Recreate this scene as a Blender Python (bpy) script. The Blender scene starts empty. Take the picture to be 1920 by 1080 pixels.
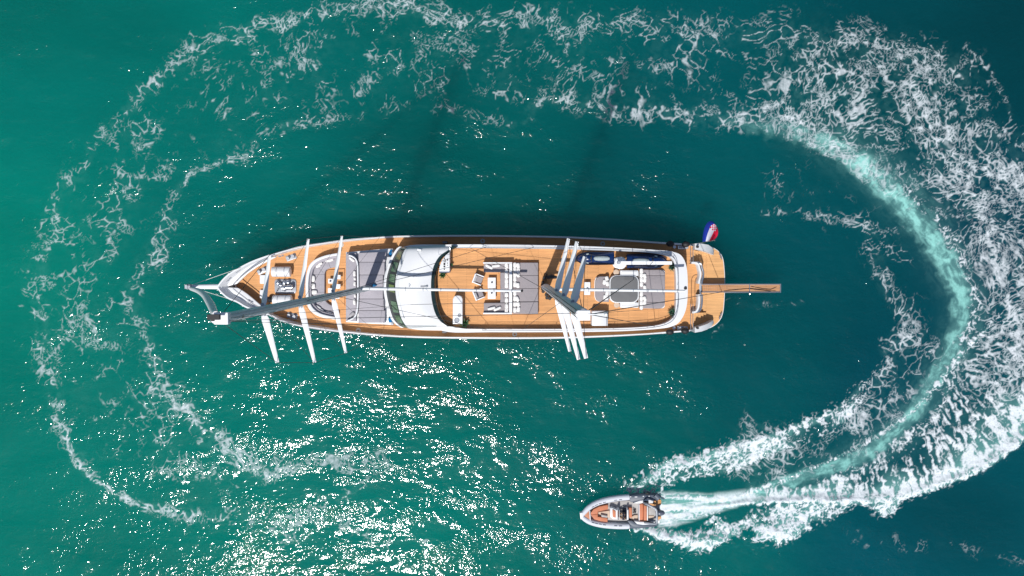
import bpy, bmesh, math, random
import numpy as np
from mathutils import Vector, Matrix, Euler
from mathutils.geometry import tessellate_polygon
random.seed(7)
R = math.radians
S = bpy.context.scene
C = S.collection

# ------------------------------------------------------------------ camera
CZ = 74.0                      # drone height above the water (m)
FP = 1495.0                    # focal length in pixels of a 1920 px wide frame
AX = -math.atan(54 / FP); AY = math.atan(8 / FP)
cam_d = bpy.data.cameras.new("camera"); cam = bpy.data.objects.new("camera", cam_d); C.objects.link(cam)
cam_d.sensor_width = 36.0; cam_d.lens = 36.0 * FP / 1920.0
cam_d.clip_start = 0.5; cam_d.clip_end = 12000
cam.location = (0, 0, CZ); cam.rotation_euler = (AX, -AY, 0)
S.camera = cam
CR = Euler((AX, -AY, 0)).to_matrix()

# ------------------------------------------------------------------ sky, sun, exposure
SUN_ZEN, SUN_AZ = R(29), R(21)      # zenith angle; how far the sun stands west of south
sd = Vector((-math.sin(SUN_AZ) * math.sin(SUN_ZEN), -math.cos(SUN_AZ) * math.sin(SUN_ZEN), math.cos(SUN_ZEN)))
w = bpy.data.worlds.new("World"); S.world = w; w.use_nodes = True
nt = w.node_tree; bg = nt.nodes["Background"]
sky = nt.nodes.new("ShaderNodeTexSky"); sky.sky_type = 'NISHITA'; sky.sun_disc = False
sky.sun_elevation = math.pi / 2 - SUN_ZEN
sky.sun_rotation = math.atan2(sd.x, sd.y)
nt.links.new(sky.outputs[0], bg.inputs[0]); bg.inputs[1].default_value = 0.085
sl = bpy.data.lights.new("sun", 'SUN'); sl.energy = 4.3; sl.angle = R(0.53); sl.color = (1.0, 0.97, 0.92)
so = bpy.data.objects.new("sun", sl); C.objects.link(so)
so.rotation_euler = sd.to_track_quat('Z', 'Y').to_euler(); so.location = (0, 0, 90)
S.view_settings.view_transform = 'Standard'; S.view_settings.look = 'None'
S.view_settings.exposure = 0.0; S.view_settings.gamma = 1.0
S.render.engine = 'CYCLES'

# ------------------------------------------------------------------ pixel of the survey photo -> point at height z
def P(px, py, z):
    d = CR @ Vector(((px - 960) / FP, (540 - py) / FP, -1.0))
    t = (z - CZ) / d.z
    return Vector((d.x * t, d.y * t, z))
def MPP(z): return (CZ - z) / FP
def PL(pts, z): return [P(a, b, z) for a, b in pts]

# ------------------------------------------------------------------ materials
MAT = {}
def nodes_of(name):
    m = bpy.data.materials.new(name); m.use_nodes = True
    n = m.node_tree.nodes; l = m.node_tree.links
    return m, n, l, n["Principled BSDF"]
def mat(name, col, rough=0.5, metal=0.0, var=0.06, scale=3.0, bump=0.0, stretch=(1, 1, 1), coat=0.0, bscale=None, spec=0.5):
    m, n, l, b = nodes_of(name)
    tc = n.new("ShaderNodeTexCoord"); mp = n.new("ShaderNodeMapping"); mp.inputs['Scale'].default_value = stretch
    l.new(tc.outputs['Object'], mp.inputs[0])
    nz = n.new("ShaderNodeTexNoise"); nz.inputs['Scale'].default_value = scale; nz.inputs['Detail'].default_value = 6
    l.new(mp.outputs[0], nz.inputs[0])
    mx = n.new("ShaderNodeMix"); mx.data_type = 'RGBA'
    mx.inputs[6].default_value = tuple(max(0, c * (1 - var * 2)) for c in col) + (1,)
    mx.inputs[7].default_value = tuple(min(1, c * (1 + var * 2)) for c in col) + (1,)
    l.new(nz.outputs[0], mx.inputs[0]); l.new(mx.outputs[2], b.inputs['Base Color'])
    b.inputs['Roughness'].default_value = rough; b.inputs['Metallic'].default_value = metal
    b.inputs['Coat Weight'].default_value = coat; b.inputs['Specular IOR Level'].default_value = spec
    if bump:
        bz = n.new("ShaderNodeTexNoise"); bz.inputs['Scale'].default_value = bscale or scale * 4; bz.inputs['Detail'].default_value = 4
        l.new(mp.outputs[0], bz.inputs[0])
        bp = n.new("ShaderNodeBump"); bp.inputs['Strength'].default_value = 1; bp.inputs['Distance'].default_value = bump
        l.new(bz.outputs[0], bp.inputs['Height']); l.new(bp.outputs[0], b.inputs['Normal'])
    MAT[name] = m
    return m
def teak(name, col, plank=0.11, var=0.13):
    m, n, l, b = nodes_of(name)
    tc = n.new("ShaderNodeTexCoord")
    mp = n.new("ShaderNodeMapping"); mp.inputs['Scale'].default_value = (0.35, 6, 1); l.new(tc.outputs['Object'], mp.inputs[0])
    nz = n.new("ShaderNodeTexNoise"); nz.inputs['Scale'].default_value = 2.2; nz.inputs['Detail'].default_value = 7; l.new(mp.outputs[0], nz.inputs[0])
    n2 = n.new("ShaderNodeTexNoise"); n2.inputs['Scale'].default_value = 0.55; n2.inputs['Detail'].default_value = 4; l.new(tc.outputs['Object'], n2.inputs[0])
    br = n.new("ShaderNodeTexBrick"); br.offset = 0.37
    br.inputs['Color1'].default_value = tuple(c * 0.93 for c in col) + (1,)
    br.inputs['Color2'].default_value = tuple(min(1, c * 1.07) for c in col) + (1,)
    br.inputs['Mortar'].default_value = (0.10, 0.055, 0.03, 1)
    br.inputs['Scale'].default_value = 1; br.inputs['Mortar Size'].default_value = 0.008; br.inputs['Mortar Smooth'].default_value = 0.2
    br.inputs['Brick Width'].default_value = 2.6; br.inputs['Row Height'].default_value = plank
    l.new(tc.outputs['Object'], br.inputs[0])
    def mul(a, f, lo, hi):
        r = n.new("ShaderNodeMapRange"); r.inputs[1].default_value = 0.3; r.inputs[2].default_value = 0.7
        r.inputs[3].default_value = lo; r.inputs[4].default_value = hi; l.new(f, r.inputs[0])
        v = n.new("ShaderNodeVectorMath"); v.operation = 'SCALE'; l.new(a, v.inputs[0]); l.new(r.outputs[0], v.inputs['Scale'])
        return v.outputs[0]
    c = mul(br.outputs[0], nz.outputs[0], 1 - var, 1 + var)
    c = mul(c, n2.outputs[0], 1 - var * .7, 1 + var * .7)
    l.new(c, b.inputs['Base Color']); b.inputs['Roughness'].default_value = 0.72
    MAT[name] = m
TEAK = (0.66, 0.325, 0.125)
teak('teak', TEAK); teak('teak_stern', (0.68, 0.37, 0.15)); teak('dark_wood', (0.46, 0.25, 0.13), 0.14)
mat('gelcoat', (0.69, 0.70, 0.72), 0.42, var=0.015, scale=0.8)
mat('white_paint', (0.78, 0.79, 0.81), 0.35, var=0.02, scale=2)
mat('offwhite', (0.70, 0.70, 0.71), 0.5, var=0.04, scale=4)
mat('mast_grey', (0.80, 0.77, 0.79), 0.38, metal=0.0, var=0.10, scale=1.6, stretch=(4, 4, .3))
mat('fabric_grey', (0.30, 0.272, 0.285), 0.9, var=0.05, scale=5, bump=0.02, bscale=8, spec=0.2)
mat('fabric_pale', (0.37, 0.35, 0.385), 0.9, var=0.05, scale=5, bump=0.02, bscale=6, spec=0.2)
mat('fabric_dark', (0.12, 0.12, 0.125), 0.9, var=0.05, scale=5, spec=0.2)
mat('pillow_white', (0.78, 0.76, 0.74), 0.9, var=0.03, scale=7, bump=0.03, bscale=9, spec=0.2)
mat('pillow_grey', (0.40, 0.385, 0.40), 0.9, var=0.05, scale=7, bump=0.02, spec=0.2)
mat('spa_cover', (0.145, 0.145, 0.15), 0.75, var=0.07, scale=2, bump=0.02, bscale=3, spec=0.3)
mat('steel', (0.55, 0.57, 0.60), 0.25, metal=0.9, var=0.05)
mat('steel_dull', (0.36, 0.38, 0.42), 0.5, metal=0.4, var=0.15, scale=8)
mat('wire', (0.07, 0.07, 0.075), 0.5, metal=0.3)
mat('rope_white', (0.62, 0.62, 0.6), 0.9)
mat('black_rubber', (0.012, 0.012, 0.014), 0.6, var=0.2, scale=9)
mat('winch_black', (0.018, 0.018, 0.02), 0.4, var=0.2)
mat('dark_glass', (0.012, 0.03, 0.032), 0.12, var=0.3, scale=1.2)
mat('window_frame', (0.012, 0.022, 0.020), 0.3)
mat('pane_green', (0.10, 0.19, 0.105), 0.10, var=0.22, scale=1.3)
mat('pane_olive', (0.17, 0.24, 0.08), 0.10, var=0.2, scale=1.3)
mat('navy_paint', (0.003, 0.020, 0.095), 0.22, var=0.25, scale=2.5, coat=0.5)
mat('navy_dark', (0.004, 0.010, 0.035), 0.3, var=0.3, scale=3)
mat('jet_grey', (0.34, 0.40, 0.42), 0.6, var=0.15, scale=9)
mat('blue_towel', (0.0, 0.14, 0.34), 0.9, var=0.1)
mat('leaf', (0.03, 0.10, 0.03), 0.6, var=0.4, scale=14)
mat('leaf_teal', (0.025, 0.09, 0.055), 0.6, var=0.4, scale=14)
mat('pot', (0.12, 0.12, 0.12), 0.6)
mat('sand_top', (0.55, 0.42, 0.32), 0.7, var=0.06)
mat('tube_grey', (0.58, 0.60, 0.66), 0.5, var=0.03, scale=2)
mat('tube_dark', (0.085, 0.105, 0.14), 0.5, var=0.08, scale=2)
mat('orange_vinyl', (0.52, 0.19, 0.10), 0.6, var=0.10, scale=3, spec=0.3)
mat('orange_vinyl_pale', (0.50, 0.22, 0.13), 0.6, var=0.08, scale=3, spec=0.3)
mat('rib_floor', (0.40, 0.38, 0.37), 0.6, var=0.08, scale=5)
mat('engine_grey', (0.10, 0.11, 0.15), 0.25, var=0.1, coat=0.4)
mat('skin', (0.50, 0.28, 0.19), 0.55, var=0.05, scale=12)
mat('cloth_dark', (0.02, 0.025, 0.05), 0.85, var=0.2, scale=12)
mat('cloth_tan', (0.33, 0.24, 0.15), 0.85, var=0.1, scale=12)
mat('hair', (0.06, 0.035, 0.02), 0.7, var=0.2, scale=20)
mat('flag_blue', (0.005, 0.03, 0.33), 0.8, var=0.06); mat('flag_white', (0.66, 0.66, 0.74), 0.8, var=0.03); mat('flag_red', (0.62, 0.0, 0.035), 0.8, var=0.06)
mat('chart_black', (0.015, 0.015, 0.018), 0.4)

# ------------------------------------------------------------------ mesh helpers
ORI = {}
def catmull(pts, n=6, closed=False):
    out = []; N = len(pts); V = [Vector(p) for p in pts]
    rng = range(N if closed else N - 1)
    for i in rng:
        if closed: a, b, c, d = V[(i - 1) % N], V[i], V[(i + 1) % N], V[(i + 2) % N]
        else: a, b, c, d = V[max(i - 1, 0)], V[i], V[i + 1], V[min(i + 2, N - 1)]
        for k in range(n):
            t = k / n
            out.append(0.5 * ((2 * b) + (c - a) * t + (2 * a - 5 * b + 4 * c - d) * t * t + (3 * b - a - 3 * c + d) * t ** 3))
    if not closed: out.append(V[-1].copy())
    return out
def area(p): return sum(p[i].x * p[(i + 1) % len(p)].y - p[(i + 1) % len(p)].x * p[i].y for i in range(len(p))) / 2
def offset(p, d):
    """inward offset of a closed CCW outline"""
    n = len(p); out = []
    for i in range(n):
        a, b, c = p[i - 1], p[i], p[(i + 1) % n]
        e1 = Vector((b.x - a.x, b.y - a.y)); e2 = Vector((c.x - b.x, c.y - b.y))
        if e1.length < 1e-6: e1 = e2
        if e2.length < 1e-6: e2 = e1
        e1.normalize(); e2.normalize()
        nn = Vector((-e1.y - e2.y, e1.x + e2.x))
        if nn.length < 1e-6: nn = Vector((-e1.y, e1.x))
        nn.normalize(); k = max(0.5, nn.dot(Vector((-e1.y, e1.x))))
        out.append(Vector((b.x + nn.x * d / k, b.y + nn.y * d / k, b.z)))
    return out
def ccw(p):
    p = [Vector((q[0], q[1], q[2] if len(q) > 2 else 0)) for q in p]
    return p if area(p) > 0 else p[::-1]
def rrect(cx, cy, w, h, r=0.1, rot=0.0, seg=4):
    r = min(r, w / 2 - 1e-3, h / 2 - 1e-3); out = []
    for sx, sy, a0 in ((1, -1, -90), (1, 1, 0), (-1, 1, 90), (-1, -1, 180)):
        for k in range(seg + 1):
            a = R(a0 + 90 * k / seg)
            x = sx * (w / 2 - r) + r * math.cos(a); y = sy * (h / 2 - r) + r * math.sin(a)
            out.append(Vector((cx + x * math.cos(rot) - y * math.sin(rot), cy + x * math.sin(rot) + y * math.cos(rot), 0)))
    return out
def prect(x0, y0, x1, y1, z, r=0.08, rot=0.0):
    a = P(x0, y0, z); b = P(x1, y1, z)
    return rrect((a.x + b.x) / 2, (a.y + b.y) / 2, abs(b.x - a.x), abs(a.y - b.y), r, rot)

class MB:
    def __init__(s): s.v = []; s.f = []; s.m = []; s.mi = 0
    def add(s, vs, fs):
        o = len(s.v); s.v += [Vector(v) for v in vs]; s.f += [tuple(i + o for i in f) for f in fs]; s.m += [s.mi] * len(fs); return s
    def loops(s, rings, cap0=True, cap1=True, closed=True):
        n = len(rings[0]); vs = [v for r in rings for v in r]; fs = []
        for k in range(len(rings) - 1):
            for i in range(n if closed else n - 1):
                j = (i + 1) % n
                fs.append((k * n + i, k * n + j, (k + 1) * n + j, (k + 1) * n + i))
        for on, base, flip in ((cap0, 0, True), (cap1, (len(rings) - 1) * n, False)):
            if on:
                ring = rings[0] if flip else rings[-1]
                if n <= 4: t = [tuple(range(n))]
                else: t = tessellate_polygon([[Vector((q.x, q.y, q.z)) for q in ring]])
                for tr in t: fs.append(tuple(base + q for q in tr))
        s.add(vs, fs); return s
    def prism(s, pts, z0, z1, bev=0.0, flare=0.0):
        p = ccw(pts)
        def at(q, z): return [Vector((a.x, a.y, z)) for a in q]
        rings = [at(offset(p, flare) if flare else p, z0)]
        if bev > 0:
            b = bev
            rings += [at(p, z1 - b), at(offset(p, b * .3), z1 - b * .3), at(offset(p, b), z1)]
        else: rings.append(at(p, z1))
        return s.loops(rings)
    def sheet(s, pts, z):
        p = [Vector((q[0], q[1], z)) for q in pts]
        s.add(p, [tuple(t) for t in tessellate_polygon([p])]); return s
    def ring(s, outer, inner, z0, z1, z1i=None):
        o = ccw(outer); i = ccw(inner); z1i = z1 if z1i is None else z1i
        a = [Vector((q.x, q.y, z1)) for q in o]; b = [Vector((q.x, q.y, z1i)) for q in i]
        t = tessellate_polygon([[Vector((q.x, q.y, 0)) for q in a], [Vector((q.x, q.y, 0)) for q in b]])
        s.add(a + b, [tuple(k) for k in t])
        for lp, zz in ((o, z1), (i, z1i)):
            s.loops([[Vector((q.x, q.y, z0)) for q in lp], [Vector((q.x, q.y, zz)) for q in lp]], False, False)
        return s
    def box(s, c, d, rot=0.0):
        x, y, z = d[0] / 2, d[1] / 2, d[2] / 2; M = Matrix.Rotation(rot, 3, 'Z')
        vs = [Vector(c) + M @ Vector(v) for v in [(-x, -y, -z), (x, -y, -z), (x, y, -z), (-x, y, -z), (-x, -y, z), (x, -y, z), (x, y, z), (-x, y, z)]]
        return s.add(vs, [(3, 2, 1, 0), (4, 5, 6, 7), (0, 1, 5, 4), (1, 2, 6, 5), (2, 3, 7, 6), (3, 0, 4, 7)])
    def tube(s, path, r, n=8, sy=None, cap=True):
        path = [Vector(p) for p in path]; rr = r if isinstance(r, (list, tuple)) else [r] * len(path); rings = []
        up = Vector((0, 0, 1))
        for k, p in enumerate(path):
            t = (path[min(k + 1, len(path) - 1)] - path[max(k - 1, 0)]).normalized()
            u = up if abs(t.z) < 0.95 else Vector((0, 1, 0))
            a = t.cross(u).normalized(); b = a.cross(t).normalized()
            rings.append([p + a * (math.cos(2 * math.pi * i / n) * rr[k]) + b * (math.sin(2 * math.pi * i / n) * rr[k] * (sy or 1)) for i in range(n)])
        vs = [v for q in rings for v in q]; fs = []
        for k in range(len(rings) - 1):
            for i in range(n):
                j = (i + 1) % n; fs.append((k * n + i, k * n + j, (k + 1) * n + j, (k + 1) * n + i))
        if cap: fs += [tuple(range(n))[::-1], tuple((len(rings) - 1) * n + i for i in range(n))]
        return s.add(vs, fs)
    def lathe(s, c, prof, n=20):
        c = Vector(c); rings = [[c + Vector((r * math.cos(2 * math.pi * i / n), r * math.sin(2 * math.pi * i / n), z)) for i in range(n)] for r, z in prof]
        vs = [v for q in rings for v in q]; fs = []
        for k in range(len(rings) - 1):
            for i in range(n):
                j = (i + 1) % n; fs.append((k * n + i, k * n + j, (k + 1) * n + j, (k + 1) * n + i))
        fs += [tuple(range(n))[::-1], tuple((len(rings) - 1) * n + i for i in range(n))]
        return s.add(vs, fs)
    def build(s, name, mats, parent=None, origin=None, smooth=35):
        if not isinstance(mats, (list, tuple)): mats = [mats]
        o = ORI[parent.name] if parent is not None else Vector(origin if origin is not None else (0, 0, 0))
        me = bpy.data.meshes.new(name)
        me.from_pydata([tuple(v - o) for v in s.v], [], s.f)
        for m in mats: me.materials.append(MAT[m] if isinstance(m, str) else m)
        if len(mats) > 1: me.polygons.foreach_set('material_index', s.m)
        bm = bmesh.new(); bm.from_mesh(me); bmesh.ops.recalc_face_normals(bm, faces=bm.faces); bm.to_mesh(me); bm.free()
        me.shade_smooth()
        if smooth: me.set_sharp_from_angle(angle=R(smooth))
        ob = bpy.data.objects.new(name, me); C.objects.link(ob)
        if parent is not None: ob.parent = parent
        else: ob.location = o
        ORI[ob.name] = o
        return ob

def tag(o, label=None, cat=None, group=None, kind=None):
    if label: o['label'] = label
    if cat: o['category'] = cat
    if group: o['group'] = group
    if kind: o['kind'] = kind
    return o
def empty(name, loc, label=None, cat=None, group=None, rz=0.0):
    e = bpy.data.objects.new(name, None); C.objects.link(e); e.location = loc; e.rotation_euler = (0, 0, rz)
    e.empty_display_size = 0.3; ORI[e.name] = Vector(loc); return tag(e, label, cat, group)
def copy_tree(o, parent=None):
    c = o.copy(); C.objects.link(c); c.parent = parent
    for ch in list(o.children): copy_tree(ch, c)
    return c

#@WATER
# ================================================================== THE SEA
def lattice_noise(x, y, seed):
    rs = np.random.RandomState(seed); T = rs.rand(256, 256)
    xi = np.floor(x).astype(int); yi = np.floor(y).astype(int); fx = x - xi; fy = y - yi
    fx = fx * fx * fx * (fx * (fx * 6 - 15) + 10); fy = fy * fy * fy * (fy * (fy * 6 - 15) + 10)
    g = lambda a, b: T[a & 255, b & 255]
    return (g(xi, yi) * (1 - fx) + g(xi + 1, yi) * fx) * (1 - fy) + (g(xi, yi + 1) * (1 - fx) + g(xi + 1, yi + 1) * fx) * fy
def fbm(x, y, sc, seed, octv=4, gain=0.5):
    v = 0; a = 1; t = 0
    for k in range(octv):
        ca, sa = math.cos(0.6 * k + 0.3), math.sin(0.6 * k + 0.3)
        v = v + a * lattice_noise((x * ca + y * sa) * sc + 17.3 * k, (-x * sa + y * ca) * sc + 9.1 * k, seed + k); t += a; a *= gain; sc *= 2.03
    return v / t
CRn = np.array(CR)
def to_px(x, y, z=0.0):
    d = np.stack([x, y, np.full_like(x, z - CZ)], -1) @ CRn      # world -> camera (R^T d)
    return 960 + FP * d[..., 0] / -d[..., 2], 540 - FP * d[..., 1] / -d[..., 2]

def smooth01(t): t = np.clip(t, 0, 1); return t * t * (3 - 2 * t)
def stroke(X, Y, pts, soft=1.0, power=2.0):
    """field along a curve; pts = (x, y, half width, strength)"""
    pts = np.array(pts, float); dense = []
    for i in range(len(pts) - 1):
        a, b, c, d = pts[max(i - 1, 0)], pts[i], pts[i + 1], pts[min(i + 2, len(pts) - 1)]
        n = max(2, int(np.hypot(*(c - b)[:2]) / 7))
        for k in range(n):
            t = k / n
            q = 0.5 * ((2 * b) + (c - a) * t + (2 * a - 5 * b + 4 * c - d) * t * t + (3 * b - a - 3 * c + d) * t ** 3); dense.append(q)
    dense.append(pts[-1]); D = np.array(dense)
    best = np.full(X.shape, 1e9); W = np.ones(X.shape); A = np.zeros(X.shape); U = np.zeros(X.shape); Vv = np.zeros(X.shape)
    cum = np.concatenate([[0], np.cumsum(np.hypot(*(D[1:, :2] - D[:-1, :2]).T))])
    m = (X > D[:, 0].min() - 160) & (X < D[:, 0].max() + 160) & (Y > D[:, 1].min() - 160) & (Y < D[:, 1].max() + 160)
    xs, ys = X[m], Y[m]; bb = best[m]; idx = np.zeros(xs.shape, int)
    for k in range(len(D)):
        dd = (xs - D[k, 0]) ** 2 + (ys - D[k, 1]) ** 2; q = dd < bb; bb[q] = dd[q]; idx[q] = k
    dist = np.sqrt(bb); out = np.zeros(X.shape)
    out[m] = D[idx, 3] * np.exp(-(dist / np.maximum(D[idx, 2], 1)) ** power)
    return out
def poly(X, Y, pts, soft, amp):
    """filled outline with a soft rim (px)"""
    pts = np.array(pts, float); n = len(pts); ins = np.zeros(X.shape, bool); best = np.full(X.shape, 1e9)
    for i in range(n):
        x0, y0 = pts[i]; x1, y1 = pts[(i + 1) % n]
        c = ((y0 > Y) != (y1 > Y)) & (X < (x1 - x0) * (Y - y0) / ((y1 - y0) + 1e-9) + x0); ins ^= c
        t = np.clip(((X - x0) * (x1 - x0) + (Y - y0) * (y1 - y0)) / ((x1 - x0) ** 2 + (y1 - y0) ** 2), 0, 1)
        best = np.minimum(best, np.hypot(X - x0 - t * (x1 - x0), Y - y0 - t * (y1 - y0)))
    s = np.where(ins, best, -best)
    return amp * smooth01(s / soft * 0.5 + 0.5)

# ---- foam fields, all in survey pixels (20 px = about 1 m)
def worley(x, y, seed, jit=1.0):
    """F2 - F1 of a jittered grid"""
    rs = np.random.RandomState(seed); JX = (rs.rand(256, 256) - .5) * jit + .5; JY = (rs.rand(256, 256) - .5) * jit + .5
    xi = np.floor(x).astype(int); yi = np.floor(y).astype(int); f1 = np.full(x.shape, 9.0, np.float32); f2 = f1.copy()
    for a in (-1, 0, 1):
        for b in (-1, 0, 1):
            i = xi + a; j = yi + b; d = np.hypot(i + JX[i & 255, j & 255] - x, j + JY[i & 255, j & 255] - y)
            f2 = np.minimum(f2, np.maximum(f1, d)); f1 = np.minimum(f1, d)
    return f2 - f1
def rank(a, m=None):
    """map values to their quantile 0..1"""
    v = a[::7, ::7].ravel() if m is None else a[m][::11]
    q = np.quantile(v, np.linspace(0, 1, 257)); return np.interp(a, q, np.linspace(0, 1, 257))
def foam_maps(X, Y):
    mx = np.maximum
    # domain warps
    wa = (fbm(X, Y, 1 / 120., 101, 1) - .5) * 90; wb = (fbm(X, Y, 1 / 120., 111, 1) - .5) * 90
    wc = (fbm(X, Y, 1 / 26., 121, 2) - .5) * 20; wd = (fbm(X, Y, 1 / 26., 131, 2) - .5) * 20
    we = (fbm(X, Y, 1 / 9., 141, 1) - .5) * 5.5; wf = (fbm(X, Y, 1 / 9., 151, 1) - .5) * 5.5
    U, V = X + wa + wc + we, Y + wb + wd + wf
    patch = fbm(X, Y, 1 / 55., 161, 3); pm = rank(patch)
    grain = fbm(X, Y, 1 / 9., 171, 2, .5)
    d1 = worley(U / 22., V / 22., 201) * 22; d2 = worley(U / 12. + 9, V / 12. + 4, 202) * 12
    d3 = worley((X + wc * .6 + we * 1.4) / 7., (Y + wd * .6 + wf * 1.4) / 7., 203) * 7
    e2 = np.exp(-d2 / 2.0); e3 = np.exp(-d3 / 2.0)
    g1 = rank(fbm(X + wc, Y + wd, 1 / 38., 211, 3, .55)); g2 = rank(fbm(X + wd, Y + wc, 1 / 28., 221, 3, .55)); g3 = rank(fbm(X, Y, 1 / 20., 231, 3, .55)); gm = rank(fbm(X, Y, 1 / 9., 241, 2))
    cp = rank(e3 * .42 + e2 * .28 + fbm(X + we, Y + wf, 1 / 7., 231, 3, .65) * 1.15 + .25 * patch)
    # ---------------- coverage of old foam (0..1)
    XR = X; X = np.minimum(X, 1925.0) if X.max() > 1925 else X
    A, B = X + wc * .95 + we + .28 * wa, Y + wd * .95 + wf + .28 * wb
    A2, B2 = X + we * 1.2 + wc * .25, Y + wf * 1.2 + wd * .25
    A3, B3 = X + we * .7, Y + wf * .7
    cov = np.zeros(X.shape); churn = np.zeros(X.shape); aer = np.zeros(X.shape); ridge = np.zeros(X.shape)
    def S(pts, **k): return stroke(A, B, pts, **k)
    def S2(pts, **k): return stroke(A2, B2, pts, **k)
    def S3(pts, **k): return stroke(A3, B3, pts, **k)
    # outer ring
    cov = mx(cov, S([(1790,150,44,.34),(1740,115,42,.36),(1650,92,42,.36),(1560,85,40,.32),(1450,72,34,.26),(1350,62,32,.22),(1200,52,30,.20),(1080,58,32,.30),(1000,34,24,.26),(920,38,24,.32),(820,24,24,.34),(720,14,24,.38),(620,25,15,.30),(520,45,15,.32),(430,70,22,.30),(380,85,24,.28),(330,125,17,.30),(270,165,15,.30),(240,195,15,.28),(190,240,15,.24),(170,280,15,.20),(150,330,17,.22),(110,370,18,.25),(95,430,22,.28),(75,490,25,.28),(70,560,28,.24),(80,640,32,.26),(95,700,22,.27),(105,760,17,.30),(115,810,14,.36),(145,860,12,.55),(180,900,10,.60)]))
    cov = mx(cov, S2([(145,868,8,.6),(180,900,8,.7),(230,930,7,.72),(270,948,8,.7),(330,962,13,.42),(380,968,18,.38),(450,965,18,.33),(520,985,20,.28),(600,975,16,.18),(700,1000,20,.18),(800,1015,18,.10)]))
    # inner ring
    cov = mx(cov, S([(1600,275,34,.46),(1500,232,28,.55),(1430,212,26,.48),(1380,222,22,.42),(1320,220,20,.36),(1250,205,18,.36),(1130,198,20,.30),(1030,185,18,.26),(980,228,9,.22),(850,215,13,.14),(700,200,13,.18),(600,225,15,.27),(560,235,14,.33),(500,260,13,.33),(460,290,11,.38),(400,312,10,.38),(350,355,11,.30),(320,400,16,.30),(300,450,20,.30),(270,500,22,.32),(250,560,20,.32),(265,620,18,.30),(290,660,16,.38),(300,710,18,.40),(330,750,20,.42),(380,800,22,.46),(420,840,24,.46),(470,870,22,.42),(540,875,20,.38),(620,865,21,.34),(690,860,22,.26),(740,880,10,.12)]))
    cov = mx(cov, S([(240,725,11,.32),(280,750,11,.34),(320,770,11,.26)])); cov = mx(cov, S([(640,880,12,.24),(700,870,16,.28),(680,920,14,.22),(520,1000,14,.28),(560,1010,12,.24)]))
    cov = mx(cov, S([(985,205,6,.3),(1005,185,7,.3),(985,232,5,.35)]))
    # haze of wisps between the rings
    cov = mx(cov, poly(A, B, [(95,800),(60,600),(90,420),(170,250),(320,110),(520,50),(760,20),(1100,50),(1450,60),(1700,110),(1800,200),(1600,250),(1400,215),(1250,195),(1000,180),(700,190),(520,240),(400,300),(300,390),(250,520),(260,680),(330,800),(430,880),(430,930),(280,900),(150,840)], 50, 0.12) * (.30 + 1.3 * pm))
    cov = mx(cov, poly(A, B, [(900,60),(1500,60),(1560,190),(1400,200),(1100,180),(950,150)], 50, 0.10) * (.4 + 1.1 * pm))
    # web at the upper right
    cov = mx(cov, poly(A, B, [(1945,650),(1870,640),(1845,570),(1815,480),(1760,400),(1700,340),(1630,285),(1560,240),(1470,205),(1440,150),(1470,85),(1560,70),(1640,80),(1720,100),(1790,130),(1835,170),(1850,230),(1900,265),(1945,290)], 40, 0.30) * (.75 + .5 * pm))
    cov = mx(cov, S([(1930,330,60,.52),(1860,320,46,.46),(1790,330,40,.38)])); cov = mx(cov, S([(1900,590,34,.5),(1870,480,36,.46),(1850,400,36,.48),(1760,260,40,.46),(1700,170,40,.44)]))
    cov = mx(cov, poly(A, B, [(1400,30),(1560,15),(1680,50),(1560,90),(1400,70)], 40, .12))
    cov = mx(cov, poly(A, B, [(1945,650),(1945,760),(1840,760),(1800,700),(1850,620),(1880,560)], 20, .46))
    # web inside the turn
    cov = mx(cov, S([(1430,395,10,.12),(1520,400,10,.18),(1580,415,10,.32),(1640,430,12,.34),(1690,430,9,.26)])); cov = mx(cov, S([(1640,480,18,.20),(1655,520,18,.24),(1680,560,14,.30),(1710,600,16,.42),(1725,625,14,.52),(1690,640,20,.46),(1665,660,12,.5),(1670,690,14,.5),(1650,720,14,.34)]))
    cov = mx(cov, poly(A, B, [(1440,300),(1540,320),(1640,400),(1700,470),(1740,560),(1720,640),(1660,560),(1600,430),(1430,360)], 40, .11) * (.3 + 1.3 * pm))
    cov = mx(cov, S2([(1835,112,6,.42),(1850,125,6,.45)])); cov = mx(cov, S2([(1820,98,6,.22),(1870,160,6,.18),(1895,215,7,.25)]))
    cov = mx(cov, S([(1610,1000,18,.08),(1700,1018,14,.10),(1770,1025,11,.11),(1850,1045,12,.09),(1915,1060,12,.08)]))
    cov = mx(cov, S2([(1360,560,7,.08),(1400,568,6,.14),(1440,572,6,.16),(1500,568,6,.12)])); cov = mx(cov, S2([(1335,625,6,.10),(1352,612,6,.14)]))
    # fields dragged behind the boat
    inner = poly(A, B, [(1400,790),(1470,812),(1560,782),(1640,715),(1700,640),(1775,640),(1770,690),(1750,715),(1700,770),(1640,815),(1560,850),(1470,885),(1400,905),(1330,900),(1370,860)], 30, 0.30) * (.5 + .9 * pm); cov = mx(cov, inner)
    # ---------------- fresh foam
    crestp = [(1330,952,3,.35),(1400,942,5,.75),(1500,938,7,.95),(1607,938,9,1.0),(1660,934,10,.95),(1715,923,10,.88),(1795,895,9,.86),(1849,868,10,.86),(1897,836,10,.86),(1950,795,12,.86)]
    crest = S3(crestp); churn = mx(churn, crest); ridge += crest * .25
    dist, along = curve_uv(X, Y, [p[:2] for p in crestp])
    fe = rank(.62 * fbm(along + we * 1.5, dist * .25 + wf, 1 / 6.5, 301, 3, .62) + .30 * fbm(A3, B3, 1 / 10., 311, 2, .6) + .10 * e2)
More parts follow.
